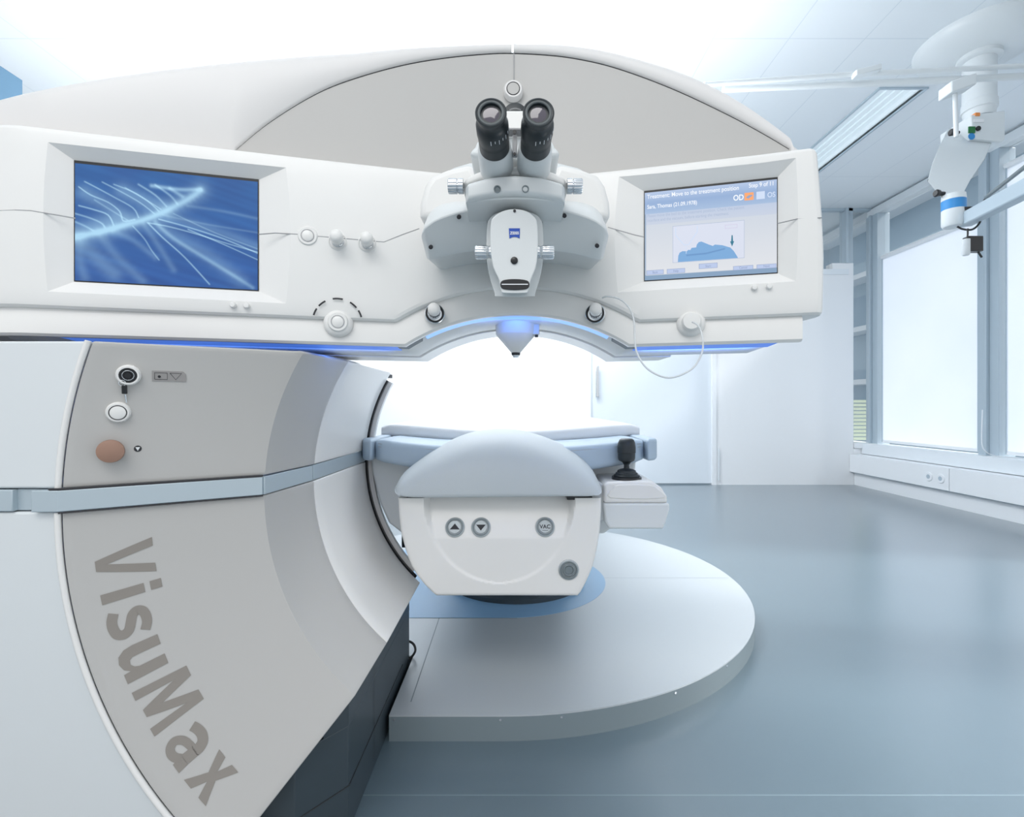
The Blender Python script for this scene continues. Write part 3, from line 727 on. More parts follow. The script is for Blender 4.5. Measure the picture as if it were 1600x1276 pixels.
# the fibre picture: pale strands on blue, evaluated on a fine grid
def seg_d(px, py, pts):
    best = 9; tt = 0
    for i in range(len(pts) - 1):
        ax, ay = pts[i]; bx, by = pts[i + 1]; dx, dy = bx - ax, by - ay
        t = max(0, min(1, ((px - ax) * dx + (py - ay) * dy) / (dx * dx + dy * dy + 1e-9)))
        d = math.hypot(px - ax - t * dx, (py - ay - t * dy) * 0.66)
        if d < best: best = d; tt = (i + t) / (len(pts) - 1)
    return best, tt
def cr(pts, sub=4): return sm2(pts, sub, closed=False)
ST = [  # (points, width, brightness)
    (cr([(0, .63), (.12, .575), (.25, .50), (.38, .42), (.5, .32), (.60, .22), (.67, .13)]), .022, .62),
    (cr([(0, .63), (.12, .575), (.25, .50), (.38, .42), (.5, .32), (.60, .22), (.67, .13)]), .055, .26),
    (cr([(.02, .36), (.10, .385), (.17, .42), (.20, .51)]), .004, .65),
    (cr([(.02, .20), (.08, .26), (.17, .31), (.23, .38), (.25, .46), (.31, .44)]), .004, .6),
    (cr([(.05, .15), (.12, .20), (.20, .26), (.30, .34), (.33, .42)]), .004, .55),
    (cr([(.14, .14), (.24, .21), (.34, .29), (.42, .38)]), .004, .5), (cr([(.20, .15), (.30, .20), (.38, .27), (.44, .35)]), .004, .5),
    (cr([(.33, .13), (.42, .21), (.48, .30)]), .006, .45), (cr([(.42, .12), (.50, .20), (.54, .27)]), .007, .4), (cr([(.40, .13), (.55, .14), (.67, .12)]), .012, .5), (cr([(.50, .14), (.57, .20)]), .012, .4),
    (cr([(.0, .43), (.08, .46), (.14, .50), (.16, .56)]), .005, .45), (cr([(.0, .50), (.05, .53), (.10, .57)]), .006, .4),
    (cr([(.44, .42), (.60, .47), (.80, .55), (1.0, .66)]), .004, .62), (cr([(.38, .46), (.50, .48), (.66, .53), (.82, .59), (1.0, .65)]), .0035, .6),
    (cr([(.60, .49), (.80, .60), (1.0, .72)]), .0035, .6), (cr([(.46, .38), (.7, .43), (1.0, .47)]), .006, .16), (cr([(.6, .28), (.8, .30), (1.0, .34)]), .01, .14),
    (cr([(.38, .46), (.46, .58), (.58, .74), (.72, .97)]), .0045, .62), (cr([(.42, .45), (.52, .58), (.70, .74), (.86, .88), (.97, .98)]), .014, .34),
    (cr([(.30, .50), (.36, .60), (.40, .70), (.44, .78)]), .004, .5), (cr([(.20, .56), (.30, .62), (.42, .76)]), .02, .16), (cr([(.02, .66), (.10, .78), (.20, .92)]), .05, .2), (cr([(.12, .58), (.22, .78), (.35, .97)]), .03, .16), (cr([(.05, .25), (.16, .33), (.26, .42)]), .05, .22), (cr([(.25, .20), (.38, .28), (.48, .33)]), .05, .26), (cr([(.0, .58), (.12, .50), (.2, .46)]), .05, .2), (cr([(.5, .40), (.75, .48), (1.0, .60)]), .035, .16), (cr([(.45, .50), (.7, .70), (.9, .92)]), .05, .16), (cr([(.52, .36), (.75, .50), (1.0, .62)]), .004, .3), (cr([(.36, .48), (.44, .66), (.52, .86)]), .02, .16), (cr([(.26, .17), (.36, .25), (.45, .33)]), .004, .45), (cr([(.10, .30), (.19, .38), (.27, .45)]), .005, .3), (cr([(.03, .62), (.02, .80), (.05, .97)]), .03, .16)]
def pix1(u, v):
    n = 0.5 + 0.5 * noise2(u * 2.5 + 3, v * 22 - u * 9); n2 = 0.5 + 0.5 * noise2(u * 5, v * 6)
    s = 0.0
    for pts, wd, br in ST:
        d, t = seg_d(u, v, pts)
        if d < wd * 5: s += br * math.exp(-(d / wd) ** 2 * 1.2) * (0.75 + 0.5 * n2)
    s = min(1.0, s)
    base = (0.022 + 0.012 * n, 0.078 + 0.05 * n + 0.03 * n2 * (1 - v), 0.27 + 0.11 * n + 0.05 * n2)
    hi = (0.42, 0.70, 0.92)
    return [base[i] * (1 - s) + hi[i] * s for i in range(3)]
def picture(name, W, fn, nx, ny, parent, off=0.0006, mar=0.006):
    me = bpy.data.meshes.new(name); vs = []; cols = []
    for j in range(ny + 1):
        for i in range(nx + 1):
            u, v = i / nx, j / ny; vs.append(W(mar + (1 - 2 * mar) * u, 0.024 + (0.968) * v, off)); cols += [*fn(u, v), 1.0]
    fs = [(j * (nx + 1) + i, j * (nx + 1) + i + 1, (j + 1) * (nx + 1) + i + 1, (j + 1) * (nx + 1) + i) for j in range(ny) for i in range(nx)]
    me.from_pydata(vs, [], fs); ca = me.color_attributes.new('picture', 'FLOAT_COLOR', 'POINT'); ca.data.foreach_set('color', cols)
    return link(name, me, 'screen', parent, 0)
picture('screen_picture', W1, pix1, 210, 150, d1)

d2, W2 = display('right_display', 0.277, 0.534, 1.172, 1.369, 'screen showing treatment step page')
def lerp(a, b, t): return [a[i] + (b[i] - a[i]) * t for i in range(3)]
def pix2(u, v):
    if v < 0.245: c = lerp((0.46, 0.57, 0.78), (0.30, 0.43, 0.67), min(1, v / 0.12)) if v < 0.13 else lerp((0.30, 0.43, 0.67), (0.38, 0.51, 0.72), (v - .13) / .115)
    elif v < 0.375: c = lerp((0.52, 0.60, 0.76), (0.58, 0.64, 0.76), (v - .245) / .13)
    elif v < 0.945: c = lerp((0.63, 0.68, 0.76), (0.74, 0.76, 0.80), (v - .375) / .57)
    else: c = (0.24, 0.36, 0.52)
    if v > 0.245 and u < 0.008: c = (0.24, 0.36, 0.52)
    return c
picture('screen_page', W2, pix2, 60, 120, d2)
def emi(name, col, s=1.0):
    M[name] = mat(name, (0.02, 0.02, 0.02), 0.5, emit=col, es=s)
emi('page_white', (0.92, 0.95, 1)); emi('page_pale', (0.60, 0.70, 0.88)); emi('page_grey', (0.38, 0.46, 0.62)); emi('page_button', (0.46, 0.55, 0.78)); emi('page_edge', (0.27, 0.34, 0.52)); emi('page_orange', (0.95, 0.36, 0.12)); emi('page_body', (0.17, 0.37, 0.66)); emi('page_body_dark', (0.12, 0.28, 0.55)); emi('page_teal', (0.0, 0.16, 0.26)); emi('page_box', (0.66, 0.70, 0.82)); emi('page_lilac', (0.62, 0.56, 0.74))
def poly2(name, polys, m, off, parent=d2, W=W2):
    bm = bmesh.new()
    for pg in polys: bm.faces.new([bm.verts.new(W(a, b, off)) for a, b in pg])
    bm.normal_update(); bmesh.ops.triangulate(bm, faces=bm.faces)
    return bm_obj(name, bm, m, parent, 0)
def rect(a, b, c, d): return [(a, b), (c, b), (c, d), (a, d)]
def outline(a, b, c, d, t=0.003): return [rect(a, b, c, b + t * 1.3), rect(a, d - t * 1.3, c, d), rect(a, b, a + t, d), rect(c - t, b, c, d)]
def text2(name, s, u, v, hgt, m, off=0.0016, align='LEFT', bold=0.0, W=W2, parent=d2, wfac=0.78, asp=0.257 / 0.197):
    bm = text_bm(s, 1.0, bold, align)
    for q in bm.verts: q.co = W(u + q.co.x * hgt / asp * wfac, v - q.co.y * hgt, off)
    return bm_obj(name, bm, m, parent, 0)
text2('page_title', 'Treatment: Move to the treatment position', 0.025, 0.095, 0.066, 'page_white', bold=0.008)
text2('page_step', 'Step 9 of 11', 0.975, 0.085, 0.062, 'page_white', align='RIGHT', bold=0.008)
text2('page_patient', 'Sara, Thomas (21.09.1978)', 0.025, 0.205, 0.060, 'page_white', bold=0.01)
text2('eye_label', 'OD', 0.680, 0.205, 0.082, 'page_white', bold=0.02); text2('eye_label', 'OS', 0.925, 0.205, 0.075, 'page_pale', bold=0.02)
poly2('eye_icon', [rect(0.762, 0.135, 0.828, 0.215)], 'page_orange', 0.0012); poly2('eye_icon', [rect(0.848, 0.135, 0.908, 0.215)], 'page_pale', 0.0012)
text2('page_hint', 'Please move the bed to the treatment position. Check the patient', 0.025, 0.300, 0.046, 'page_grey'); text2('page_hint', 'interface and the vacuum, before starting the treatment.', 0.025, 0.350, 0.046, 'page_grey')
poly2('picture_box', [rect(0.225, 0.42, 0.762, 0.82)], 'page_box', 0.0010); poly2('picture_frame', outline(0.225, 0.42, 0.762, 0.82), 'page_grey', 0.0014)
poly2('lying_figure', [[(0.265, 0.815), (0.268, 0.75), (0.278, 0.715), (0.30, 0.70), (0.335, 0.705), (0.345, 0.69), (0.36, 0.695), (0.37, 0.672), (0.405, 0.670), (0.41, 0.64), (0.425, 0.615), (0.445, 0.612), (0.50, 0.650), (0.53, 0.668), (0.545, 0.655), (0.60, 0.668), (0.66, 0.70), (0.685, 0.74), (0.71, 0.80), (0.715, 0.815)]], 'page_body', 0.0014)
poly2('figure_line', [[(0.33, 0.74), (0.48, 0.735), (0.62, 0.70), (0.62, 0.715), (0.48, 0.752), (0.33, 0.757)]], 'page_body_dark', 0.0018)
poly2('laser_cone', [[(0.245, 0.44), (0.252, 0.44), (0.252, 0.52), (0.315, 0.63), (0.345, 0.63), (0.41, 0.50), (0.41, 0.44), (0.417, 0.44), (0.417, 0.505), (0.349, 0.64), (0.311, 0.64), (0.245, 0.525)], rect(0.327, 0.65, 0.331, 0.73)], 'page_pale', 0.0016)
poly2('down_arrow', [[(0.668, 0.57), (0.676, 0.57), (0.679, 0.635), (0.687, 0.635), (0.672, 0.69), (0.657, 0.635), (0.665, 0.635)]], 'page_teal', 0.0018)
poly2('picture_label_box', outline(0.62, 0.455, 0.71, 0.495), 'page_lilac', 0.0016)
for a, b, c, d, s in ((0.425, 0.85, 0.565, 0.905, 'Start'), (0.02, 0.885, 0.155, 0.935, 'Back'), (0.18, 0.885, 0.32, 0.935, 'Help'), (0.68, 0.90, 0.825, 0.945, 'Cancel'), (0.85, 0.90, 0.99, 0.945, 'Next')):
    poly2('eye_mark', [[(0.772, 0.185), (0.79, 0.165), (0.812, 0.16), (0.822, 0.17), (0.80, 0.19), (0.79, 0.20)]], 'page_edge', 0.0016) if a > 0.84 else None
    k = poly2('page_button', [rect(a, b, c, d)], 'page_button', 0.0012); poly2('button_edge', outline(a, b, c, d), 'page_edge', 0.0015); text2('button_word', s, (a + c) / 2, d - 0.013, 0.036, 'page_edge', align='CENTER', bold=0.01)

# ---- buttons, knobs and pegs on the console
def small_button(px, py, R=0.0195, marks=False):
    p, n = con_hit(px, py, 0.002)
    o = lathe('round_button', [(R, -0.004), (R, 0.002), (R * 0.9, 0.005), (R * 0.64, 0.005)], p, n, 'white', MACH)
    ring('button_ring', R * 0.62, 0.0009, p + n * 0.0052, n, 'seam', o); lathe('button_cap', [(R * 0.58, 0), (R * 0.58, 0.0052), (R * 0.5, 0.0064)], p, n, 'white', o)
    return p, n
small_button(481, 369)
p, n = small_button(528, 503, 0.0205)
lathe('button_boss', [(0.030, -0.012), (0.028, -0.005), (0.024, -0.002), (0.02, 0.0)], p + n * 0.001, n, 'white', MACH)
tan = Vector((-n.y, n.x, 0)).normalized()
bm = bmesh.new()
for a0, a1 in ((14, 32), (40, 60), (78, 102), (120, 140), (148, 166)):
    L = []
    for k in range(7):
        a = math.radians(a0 + (a1 - a0) * k / 6); e = tan * math.cos(a) + Vector((0, 0, 1)) * math.sin(a); L.append((p + e * 0.0465 + n * 0.0035, p + e * 0.0500 + n * 0.0035))
    V = [(bm.verts.new(a), bm.verts.new(b)) for a, b in L]
    for A, B in zip(V, V[1:]): bm.faces.new((A[0], A[1], B[1], B[0]))
bm_obj('dial_marks', bm, 'gap', MACH, 0)
def knob(px, py, tilt, L=0.042, base_r=0.02, dark=False):
    p, n = con_hit(px, py, 0.0)
    d = (n + Vector(tilt)).normalized()
    o = lathe('knob_collar', [(base_r, -0.004), (base_r, 0.003), (base_r * 0.85, 0.006), (base_r * 0.8, 0.002)], p, n, 'white' if not dark else 'chrome', MACH)
    if dark: ring('collar_gap', base_r * 0.82, 0.0022, p + n * 0.005, n, 'black', o)
    lathe('knob_stem', [(0.0125, 0), (0.0125, 0.010), (0.0115, 0.011), (0.0125, 0.012), (0.0125, 0.016), (0.0115, 0.017), (0.013, 0.018), (0.013, L - 0.012)], p, d, 'chrome', o, 48, 4, 0.06)
    lathe('knob_cap', [(0.013, L - 0.018), (0.0132, L - 0.010), (0.0128, L - 0.004), (0.0105, L), (0.006, L + 0.002), (0, L + 0.0025)], p, d, 'white', o)
knob(528, 378, (0.0, 0, 0.02)); knob(574, 381, (0.0, 0, 0.02))
knob(679, 490, (-0.12, 0, 0.05), 0.05, 0.022, True); knob(930, 490, (0.12, 0, 0.05), 0.05, 0.022, True)
for a, b in ((365, 477), (386, 478), (1178, 450), (1201, 448)):
    p, n = con_hit(a, b); lathe('small_peg', [(0.006, -0.002), (0.006, 0.006), (0.0045, 0.009), (0.0, 0.0095)], p, n, 'white', MACH, 20)
p, n = con_hit(1080, 503)
sp = lathe('suction_port', [(0.030, -0.014), (0.028, -0.004), (0.023, 0.000), (0.0195, 0.001), (0.0195, 0.012), (0.0165, 0.016), (0.0, 0.017)], p, n, 'white', MACH)
# loop of tubing
lp_ = [P(1082, 503, 0.990), P(1092, 510, 0.968), P(1098, 530, 0.955), P(1096, 553, 0.950), P(1080, 577, 0.948), P(1045, 590, 0.950), P(1013, 577, 0.955), P(996, 553, 0.965), P(992, 530, 0.975), P(991, 505, 0.985), P(985, 484, 0.995), P(970, 468, 1.01), P(950, 463, 1.02), P(941, 465, 1.03)]
tag(tube('suction_tubing', smooth_path(lp_, 8), 0.0018, 'tube', None, 10), 'thin clear tubing looped from the port to the right knob under the bridge', 'tubing')

# ------------------------------------------------------------------ hood
TOP = [(-420, 330), (-250, 230), (-120, 178), (0, 143), (60, 129), (130, 116), (230, 101), (330, 90), (480, 77), (600, 71), (700, 68), (800, 66), (870, 66.5), (920, 71), (960, 78), (1010, 90), (1060, 105), (1100, 121), (1140, 142), (1180, 168), (1220, 199), (1250, 224), (1262, 231)]
INN = [(366, 232), (400, 203), (430, 181), (475, 153), (520, 131), (580, 111), (640, 96), (700, 86.5), (760, 81), (803, 80), (870, 84), (920, 92), (960, 102), (1010, 119), (1060, 139), (1110, 162), (1160, 187), (1205, 212), (1240, 233)]
def interp(T, x):
    if x <= T[0][0]: return T[0][1]
    for (a, b), (c, d) in zip(T, T[1:]):
        if x <= c: return b + (d - b) * (x - a) / (c - a)
    return T[-1][1]
def Yh(X): return 1.145 - 0.26 * math.sqrt(X * X + 0.01) * (1 if X > -0.92 else 1) + 0.062 if X > -0.92 else 0.965
def dens(T, sub=4):
    q = sm2(T, sub, closed=False); return q
TOPd, INNd = dens(TOP), dens(INN)
def hood_x(px, off=0.0):
    X = 0.0
    for _ in range(60): X = 0.5 * X + 0.5 * ((px - VX) / FL * (Yh(X) + off))
    return X
def zof(T, X, off=0.0):
    y = Yh(X) + off; px = VX + FL * X / y; return EYE + (VY - interp(T, px)) / FL * y
def hood_part(px0, px1, sub, name):
    rows = []
    for k in range(sub + 1):
        px = px0 + (px1 - px0) * k / sub; X = hood_x(px); zt = zof(TOPd, X)
        zb = max(1.385, zof(INNd, X) + 0.001) if 366 <= px <= 1240 else 1.385
        zb = min(zb, zt - 0.002); y = Yh(X); h_ = zt - zb; r = min(0.03, h_ * 0.45)
        L = [Vector((X, y + 0.26, zb)), Vector((X, y + 0.004, zb)), Vector((X, y, zb + min(0.004, h_ * 0.2)))]
        for j in range(7):
            a = math.pi / 2 * j / 6; L.append(Vector((X, y + r - r * math.cos(a), zt - r + r * math.sin(a))))
        L.append(Vector((X, y + 0.26, zt + 0.0))); rows.append(L)
    return grid(name, rows, 'hood', MACH, closed=True, caps=True, smooth=50)
hood_part(-420, 799.5, 110, 'hood_cover'); hood_part(802.5, 1262, 70, 'hood_cover')
rows = []
for k in range(81):
    px = 367 + (1239 - 367) * k / 80; X = hood_x(px); y = Yh(X) + 0.006; zt = max(1.387, zof(INNd, X, 0.006) - 0.0042)
    rows.append([Vector((X, y + 0.02, 1.385)), Vector((X, y, 1.385)), Vector((X, y, zt - 0.003)), Vector((X, y + 0.003, zt)), Vector((X, y + 0.02, zt))])
grid('hood_panel', rows, 'greyin', MACH, closed=True, caps=True, smooth=30)
rows = []
for k in range(81):
    px = 367 + (1239 - 367) * k / 80; X = hood_x(px); y = Yh(X) + 0.0075; zt = zof(INNd, X) + 0.0015
    rows.append([Vector((X, y, 1.385)), Vector((X, y, zt)), Vector((X, y + 0.02, zt)), Vector((X, y + 0.02, 1.385))])
grid('hood_gap', rows, 'gap', MACH, closed=True, caps=True)
yh0 = Yh(-0.01)
tube('panel_seam', [P(803, 84, yh0 + 0.005), P(803, 131, yh0 + 0.005)], 0.0013, 'seam', MACH)
p = P(802, 144, yh0)
hb = lathe('round_button', [(0.0225, -0.004), (0.0225, 0.010), (0.0195, 0.014), (0.0150, 0.014)], p, (0, -1, 0), 'hood', MACH)
ring('button_ring', 0.0148, 0.0010, p + Vector((0, -0.0142, 0)), (0, -1, 0), 'gap', hb); lathe('button_cap', [(0.0138, 0), (0.0138, 0.0145)], p, (0, -1, 0), 'greyin', hb)

# ------------------------------------------------------------------ microscope
MS = prism('microscope_body', xz([(690, 300), (700, 268), (735, 258), (870, 258), (912, 268), (920, 300), (905, 345), (700, 345)], 1.0), 0.98, 1.11, 'scope', MACH, 0.015)
def loft2(name, oa, da, ob, db, m, parent, bev=0.0, seg=3, mid=None):
    rows = [[P(a, b, da) for a, b in oa]] + ([[P(a, b, mid[1]) for a, b in mid[0]]] if mid else []) + [[P(a, b, db) for a, b in ob]]
    o = grid(name, rows, m, parent, closed=True, caps=True, smooth=35)
    if bev: bevel(o, bev, seg, 30)
    return o
def mirrored(pts, c=804.5): return [(2 * c - a, b) for a, b in pts][::-1]
# side covers: lofted outwards with rounded shoulder, chin tucked under
def wing(side):
    c = 804.5; rows = []
    S_ = [(761, 300, 325, 377.5, 0), (740, 297, 327, 379, 0), (720, 296, 331, 381, 0), (705, 297, 335, 383.5, 0), (690, 300, 340, 387, 0), (678, 304, 345, 390, 0.001), (669, 309, 350, 392, 0.004), (662, 315, 354, 391, 0.009), (657, 323, 357, 387, 0.018), (653.5, 333, 360, 380, 0.030), (652, 345, 361, 370, 0.048)]
    for a, zt, zf, zb, back in S_:
        px = a if side < 0 else 2 * c - a
        def q(py, d): return P(px, py, 0.893) + Vector((0, d + back, 0))
        z1 = (zb - zf)
        rows.append([q(zb - 22, 0.22), q(zb - 2, 0.056), q(zb, 0.050), q(zb - 3, 0.043), q(zf + z1 * 0.4, 0.020), q(zf + 2, 0.002), q(zf, 0.0), q(zf - 2, 0.001), q((zf + zt) / 2, 0.018), q(zt + 6, 0.036), q(zt + 2, 0.044), q(zt, 0.056), q(zt, 0.18)])
    o = grid('side_cover', rows, 'scope', MS, closed=True, caps=True, smooth=28); bevel(o, 0.0025, 2, 30)
    return o
wing(-1); wing(1)
# upper shoulders behind the side covers
for s in (0, 1):
    pts = [(655, 345), (657, 318), (664, 292), (675, 276), (700, 266), (738, 257), (760, 300), (760, 345)]
    if s: pts = mirrored(pts)
    prism('shoulder_cover', xz(pts, 0.975), 0.965, 1.10, 'white', MS, 0.014, 4)
# small screws
for a, b in ((717, 339), (673, 386), (882, 337), (933, 384)):
    lathe('cover_screw', [(0.0038, -0.004), (0.0038, 0.0012), (0.003, 0.0016)], P(a, b, 0.892 if b < 350 else 0.915), (0, -1, -0.5), 'gap', MS, 16)
# front bar, curved, with the top shelf above it
def bar(name, top, bot, d0, d1, m, r=0.012, bow=0.02, front_lo=None):
    rows = []; n = 28
    for k in range(n + 1):
        t = k / n; a = top[0][0] + (top[-1][0] - top[0][0]) * t
        zt, zb = interp(top, a), interp(bot, a); y = d0 + bow * (2 * t - 1) ** 2
        e = 0.010 * max(0, abs(2 * t - 1) - 0.93) / 0.07; y += e
        T = P(a, zt, d0); B = P(a, zb, d0); L = []
        tz, bz = T.z, B.z
        for j in range(6):
            g = math.pi / 2 * j / 5; L.append(Vector((T.x, y + r - r * math.sin(g), bz + r - r * math.cos(g))))
        L2 = []
        for j in range(6):
            g = math.pi / 2 * j / 5; L2.append(Vector((T.x, y + r - r * math.cos(g), tz - r + r * math.sin(g))))
        rows.append([Vector((T.x, d1, bz))] + L + L2 + [Vector((T.x, d1, tz))])
    return grid(name, rows, m, MS, closed=True, caps=True, smooth=40)
bar('front_bar', [(725, 280), (765, 274), (805, 272.5), (845, 274), (885, 280)], [(725, 306), (765, 303), (805, 302), (845, 303), (885, 306)], 0.80, 1.0, 'scope', 0.007, 0.016)
# tapering chin below the bar
rows = []
for k in range(21):
    t = k / 20; a0 = 727 + (883 - 727) * t
    y = 0.812 + 0.016 * (2 * t - 1) ** 2
    A = P(a0, 302, 0.80); B = P(729 + (881 - 729) * t, 331 - 3 * math.cos(math.pi * (t - 0.5)), 0.86)
    rows.append([Vector((A.x, 1.0, A.z)), Vector((A.x, y, A.z)), Vector((A.x, y, A.z - 0.004)), Vector((B.x, y + 0.048, B.z)), Vector((B.x, 1.0, B.z))])
bevel(grid('bar_chin', rows, 'scope', MS, closed=True, caps=True, smooth=30), 0.002, 2, 40)
bar('top_shelf', [(721, 272), (745, 264), (775, 260), (805, 259), (835, 260), (865, 264), (889, 272)], [(721, 284), (745, 277), (775, 274), (805, 273), (835, 274), (865, 277), (889, 284)], 0.825, 1.02, 'white', 0.005, 0.02)
for a in (777, 821):
    lathe('bar_dimple', [(0.0058, -0.002), (0.0058, 0.0008), (0.0045, 0.0008), (0.0035, -0.001)], P(a, 295, 0.80) + Vector((0, 0.0005, 0)), (0, -1, -0.1), 'btn', MS, 20)
for s, a in ((-1, 724), (1, 886)):
    lathe('focus_knob', [(0.0125, 0), (0.0125, 0.008), (0.0105, 0.009), (0.0105, 0.010), (0.0125, 0.011), (0.0125, 0.024), (0.0115, 0.0255)], P(a, 291, 0.845), (s, 0, 0), 'chrome', MS, 48, 4, 0.07)
# neck with the emblem
nb = sm2([(761, 356), (764, 343), (776, 333), (804, 328), (833, 333), (845, 343), (848, 356), (849, 395), (845, 428), (836, 458), (831, 463), (778, 463), (773, 458), (764, 428), (760, 395)], 3)
nb2 = [(804.5 + (a - 804.5) * 0.97, b - 3) for a, b in nb]
loft2('neck_body', nb, 0.86, nb2, 1.08, 'scope', MS, 0.004)
nf = sm2([(767, 348), (771, 339), (785, 330), (804, 326.5), (823, 330), (835, 339), (839, 348), (840.5, 370), (840, 395), (837, 418), (829, 438), (825, 455), (818, 458), (790, 458), (783, 455), (780, 438), (771, 418), (767, 395), (766, 370)], 3)
NK = loft2('neck_cover', nf, 0.80, nf, 0.875, 'scope', MS, 0.005, 4)
ND = 0.7993
# emblem
em = [(795, 356.5), (812.5, 356.5), (812, 372.5), (808, 370.6), (804, 370), (800, 370.6), (796, 372.5)]
bm = bmesh.new(); bm.faces.new([bm.verts.new(P(a, b, ND)) for a, b in em]); bm.normal_update(); bmesh.ops.triangulate(bm, faces=bm.faces)
eo = bm_obj('emblem', bm, 'logo', MS, 0); eo['label'] = 'blue square maker emblem'
bm = text_bm('ZEISS', 0.0062, 0.0002)
pc = P(803.9, 366, ND - 0.0004)
for v in bm.verts: v.co = Vector((pc.x + v.co.x, pc.y, pc.z + v.co.y))
bm_obj('emblem_word', bm, 'logow', MS, 0)
lathe('dark_window', [(0.0058, -0.002), (0.0058, 0.0012), (0.005, 0.0018), (0, 0.0018)], P(803.5, 407, ND), (0, -1, 0), 'black', MS, 28)
lathe('cover_screw', [(0.0022, -0.003), (0.0022, 0.001)], P(804, 329.5, ND), (0, -1, 0), 'gap', MS, 14)
vn = sm2([(782, 447), (783, 440), (790, 437), (804, 436), (818, 437), (826, 440), (827, 447), (822, 451.5), (804, 453), (787, 451.5)], 3)
vo_ = prism('lamp_window', xz(vn, ND), ND - 0.0012, ND + 0.003, 'black', MS, 0.0006, 2)
bm = bmesh.new(); add_box(bm, P(784, 444.5, ND) + Vector((0, -0.0022, -0.0008)), P(825, 444.5, ND) + Vector((0, -0.0010, 0.0008))); bm_obj('window_bar', bm, 'chrome', MS, 30)
for s, a in ((-1, 769), (1, 839)):
    lathe('zoom_knob', [(0.0105, -0.006), (0.0105, 0.004), (0.0092, 0.005), (0.0115, 0.010), (0.0115, 0.026), (0.0105, 0.028)], P(a, 394, 0.832), (s, 0, 0), 'chrome', MS, 48, 4, 0.07)
# binocular
BI = prism('binocular_base', xz(sm2([(744, 262), (745, 246), (752, 236), (775, 231), (835, 231), (857, 236), (864, 246), (865, 262)], 3), 0.90), 0.86, 0.98, 'scope', MACH, 0.008)
BI.name = 'binocular_base'
for i, a in enumerate((767, 841.5)):
    c = P(a, 176, 0.700); dr = Vector((0.02 if a < 800 else -0.02, 0.985, -0.10)).normalized()
    ep = lathe('eyepiece', [(0.0145, 0.004), (0.0150, 0.0015), (0.0205, -0.001), (0.0222, 0.000), (0.0222, 0.004), (0.0205, 0.008), (0.0195, 0.016), (0.0215, 0.020), (0.0238, 0.024), (0.0242, 0.042), (0.0236, 0.046), (0.0236, 0.050), (0.0228, 0.054), (0.0234, 0.058), (0.0234, 0.060), (0.0236, 0.088)], c, dr, 'rubber', BI, 56)
    lathe('lens', [(0.0146, 0.006), (0.0140, 0.0045), (0.009, 0.0035), (0.0, 0.0028)], c, dr, 'lens', ep, 40)
    ring('eyecup_ring', 0.0172, 0.0024, c + dr * 0.0008, dr, 'cup', ep, flat=0.5)
    bm = bmesh.new(); u_, v_, n_ = frame_of(dr)
    for k in range(7):
        ang = math.radians(200 + 140 * (k / 6) + 12) if a else 0
        e = Vector((math.cos(math.radians(-95 + k * 15)), 0, math.sin(math.radians(-95 + k * 15)))); q = c + dr * 0.027 + e * 0.0241
        tube_bm(bm, [q, q + dr * (0.005 if k % 2 else 0.009)], 0.0005, 5)
    bm_obj('diopter_marks', bm, 'logow', ep, 0)
    lathe('tube_socket', [(0.0240, 0.078), (0.0262, 0.082), (0.0278, 0.10), (0.0285, 0.16), (0.028, 0.19)], c, dr, 'scope', BI, 40)
bm = bmesh.new(); add_box(bm, P(786, 199, 0.78), P(823, 214, 0.80)); add_box(bm, P(800.5, 210, 0.785), P(808, 247, 0.80)); br = bm_obj('tube_bridge', bm, 'seam', BI, 30); bevel(br, 0.0015, 2)
lathe('bridge_screw', [(0.0032, 0), (0.0032, 0.002)], P(804, 207, 0.78), (0, -1, 0), 'black', BI, 16); lathe('bridge_screw', [(0.0022, 0), (0.0022, 0.002)], P(804, 241, 0.785), (0, -1, 0), 'black', BI, 16)
bm = bmesh.new(); add_box(bm, P(789, 172, 0.84), P(821, 234, 0.90)); bevel(bm_obj('scale_block', bm, 'white', BI, 30), 0.004, 3)
lathe('scale_dial', [(0.0205, -0.004), (0.0205, 0.004), (0.019, 0.005)], P(805, 181, 0.86), (0, -1, 0), 'rubber', BI, 40)
bm = bmesh.new()
for k in range(9):
    q = P(797 + k * 2, 168.5 + (k - 4) ** 2 * 0.12, 0.852); tube_bm(bm, [q, q + Vector((0, 0, -0.002))], 0.0003, 4)
bm_obj('dial_marks', bm, 'logow', BI, 0)
# laser cone under the arch
cc = P(806, 522, 1.25)
LC = lathe('laser_aperture', [(0.052, 0.075), (0.052, 0.045), (0.050, 0.0), (0.048, -0.004), (0.012, -0.046), (0.0105, -0.047)], (cc.x, cc.y, cc.z), (0, 0, 1), 'white', MACH, 56)
bm = bmesh.new(); add_lathe(bm, [(0.0115, -0.046), (0.0105, -0.053)], (cc.x, cc.y, cc.z), (0, 0, 1), 24); bm_obj('contact_glass_holder', bm, 'black', LC, 30)
lathe('contact_glass', [(0.0085, -0.053), (0.007, -0.059)], (cc.x, cc.y, cc.z), (0, 0, 1), 'chrome', LC, 24)
box('side_latch', (cc.x + 0.040, 1.225, cc.z - 0.004), (cc.x + 0.058, 1.245, cc.z + 0.022), 'scope', LC, 0.002)
box('latch_screw', (cc.x + 0.047, 1.228, cc.z - 0.010), (cc.x + 0.055, 1.24, cc.z - 0.002), 'black', LC, 0.001)
lb = bpy.data.lights.new('bridge_glow', 'AREA'); lb.energy = 0.12; lb.color = (0.05, 0.22, 1.0); lb.shape = 'RECTANGLE'; lb.size = 0.36; lb.size_y = 0.012
lo = bpy.data.objects.new('bridge_glow', lb); C.objects.link(lo); lo.location = (0, 1.17, 1.10); lo.rotation_euler = (math.radians(-75), 0, 0)
lo.rotation_euler = (Vector((0, 1.3, 1.05)) - Vector(lo.location)).to_track_quat('-Z', 'Y').to_euler()
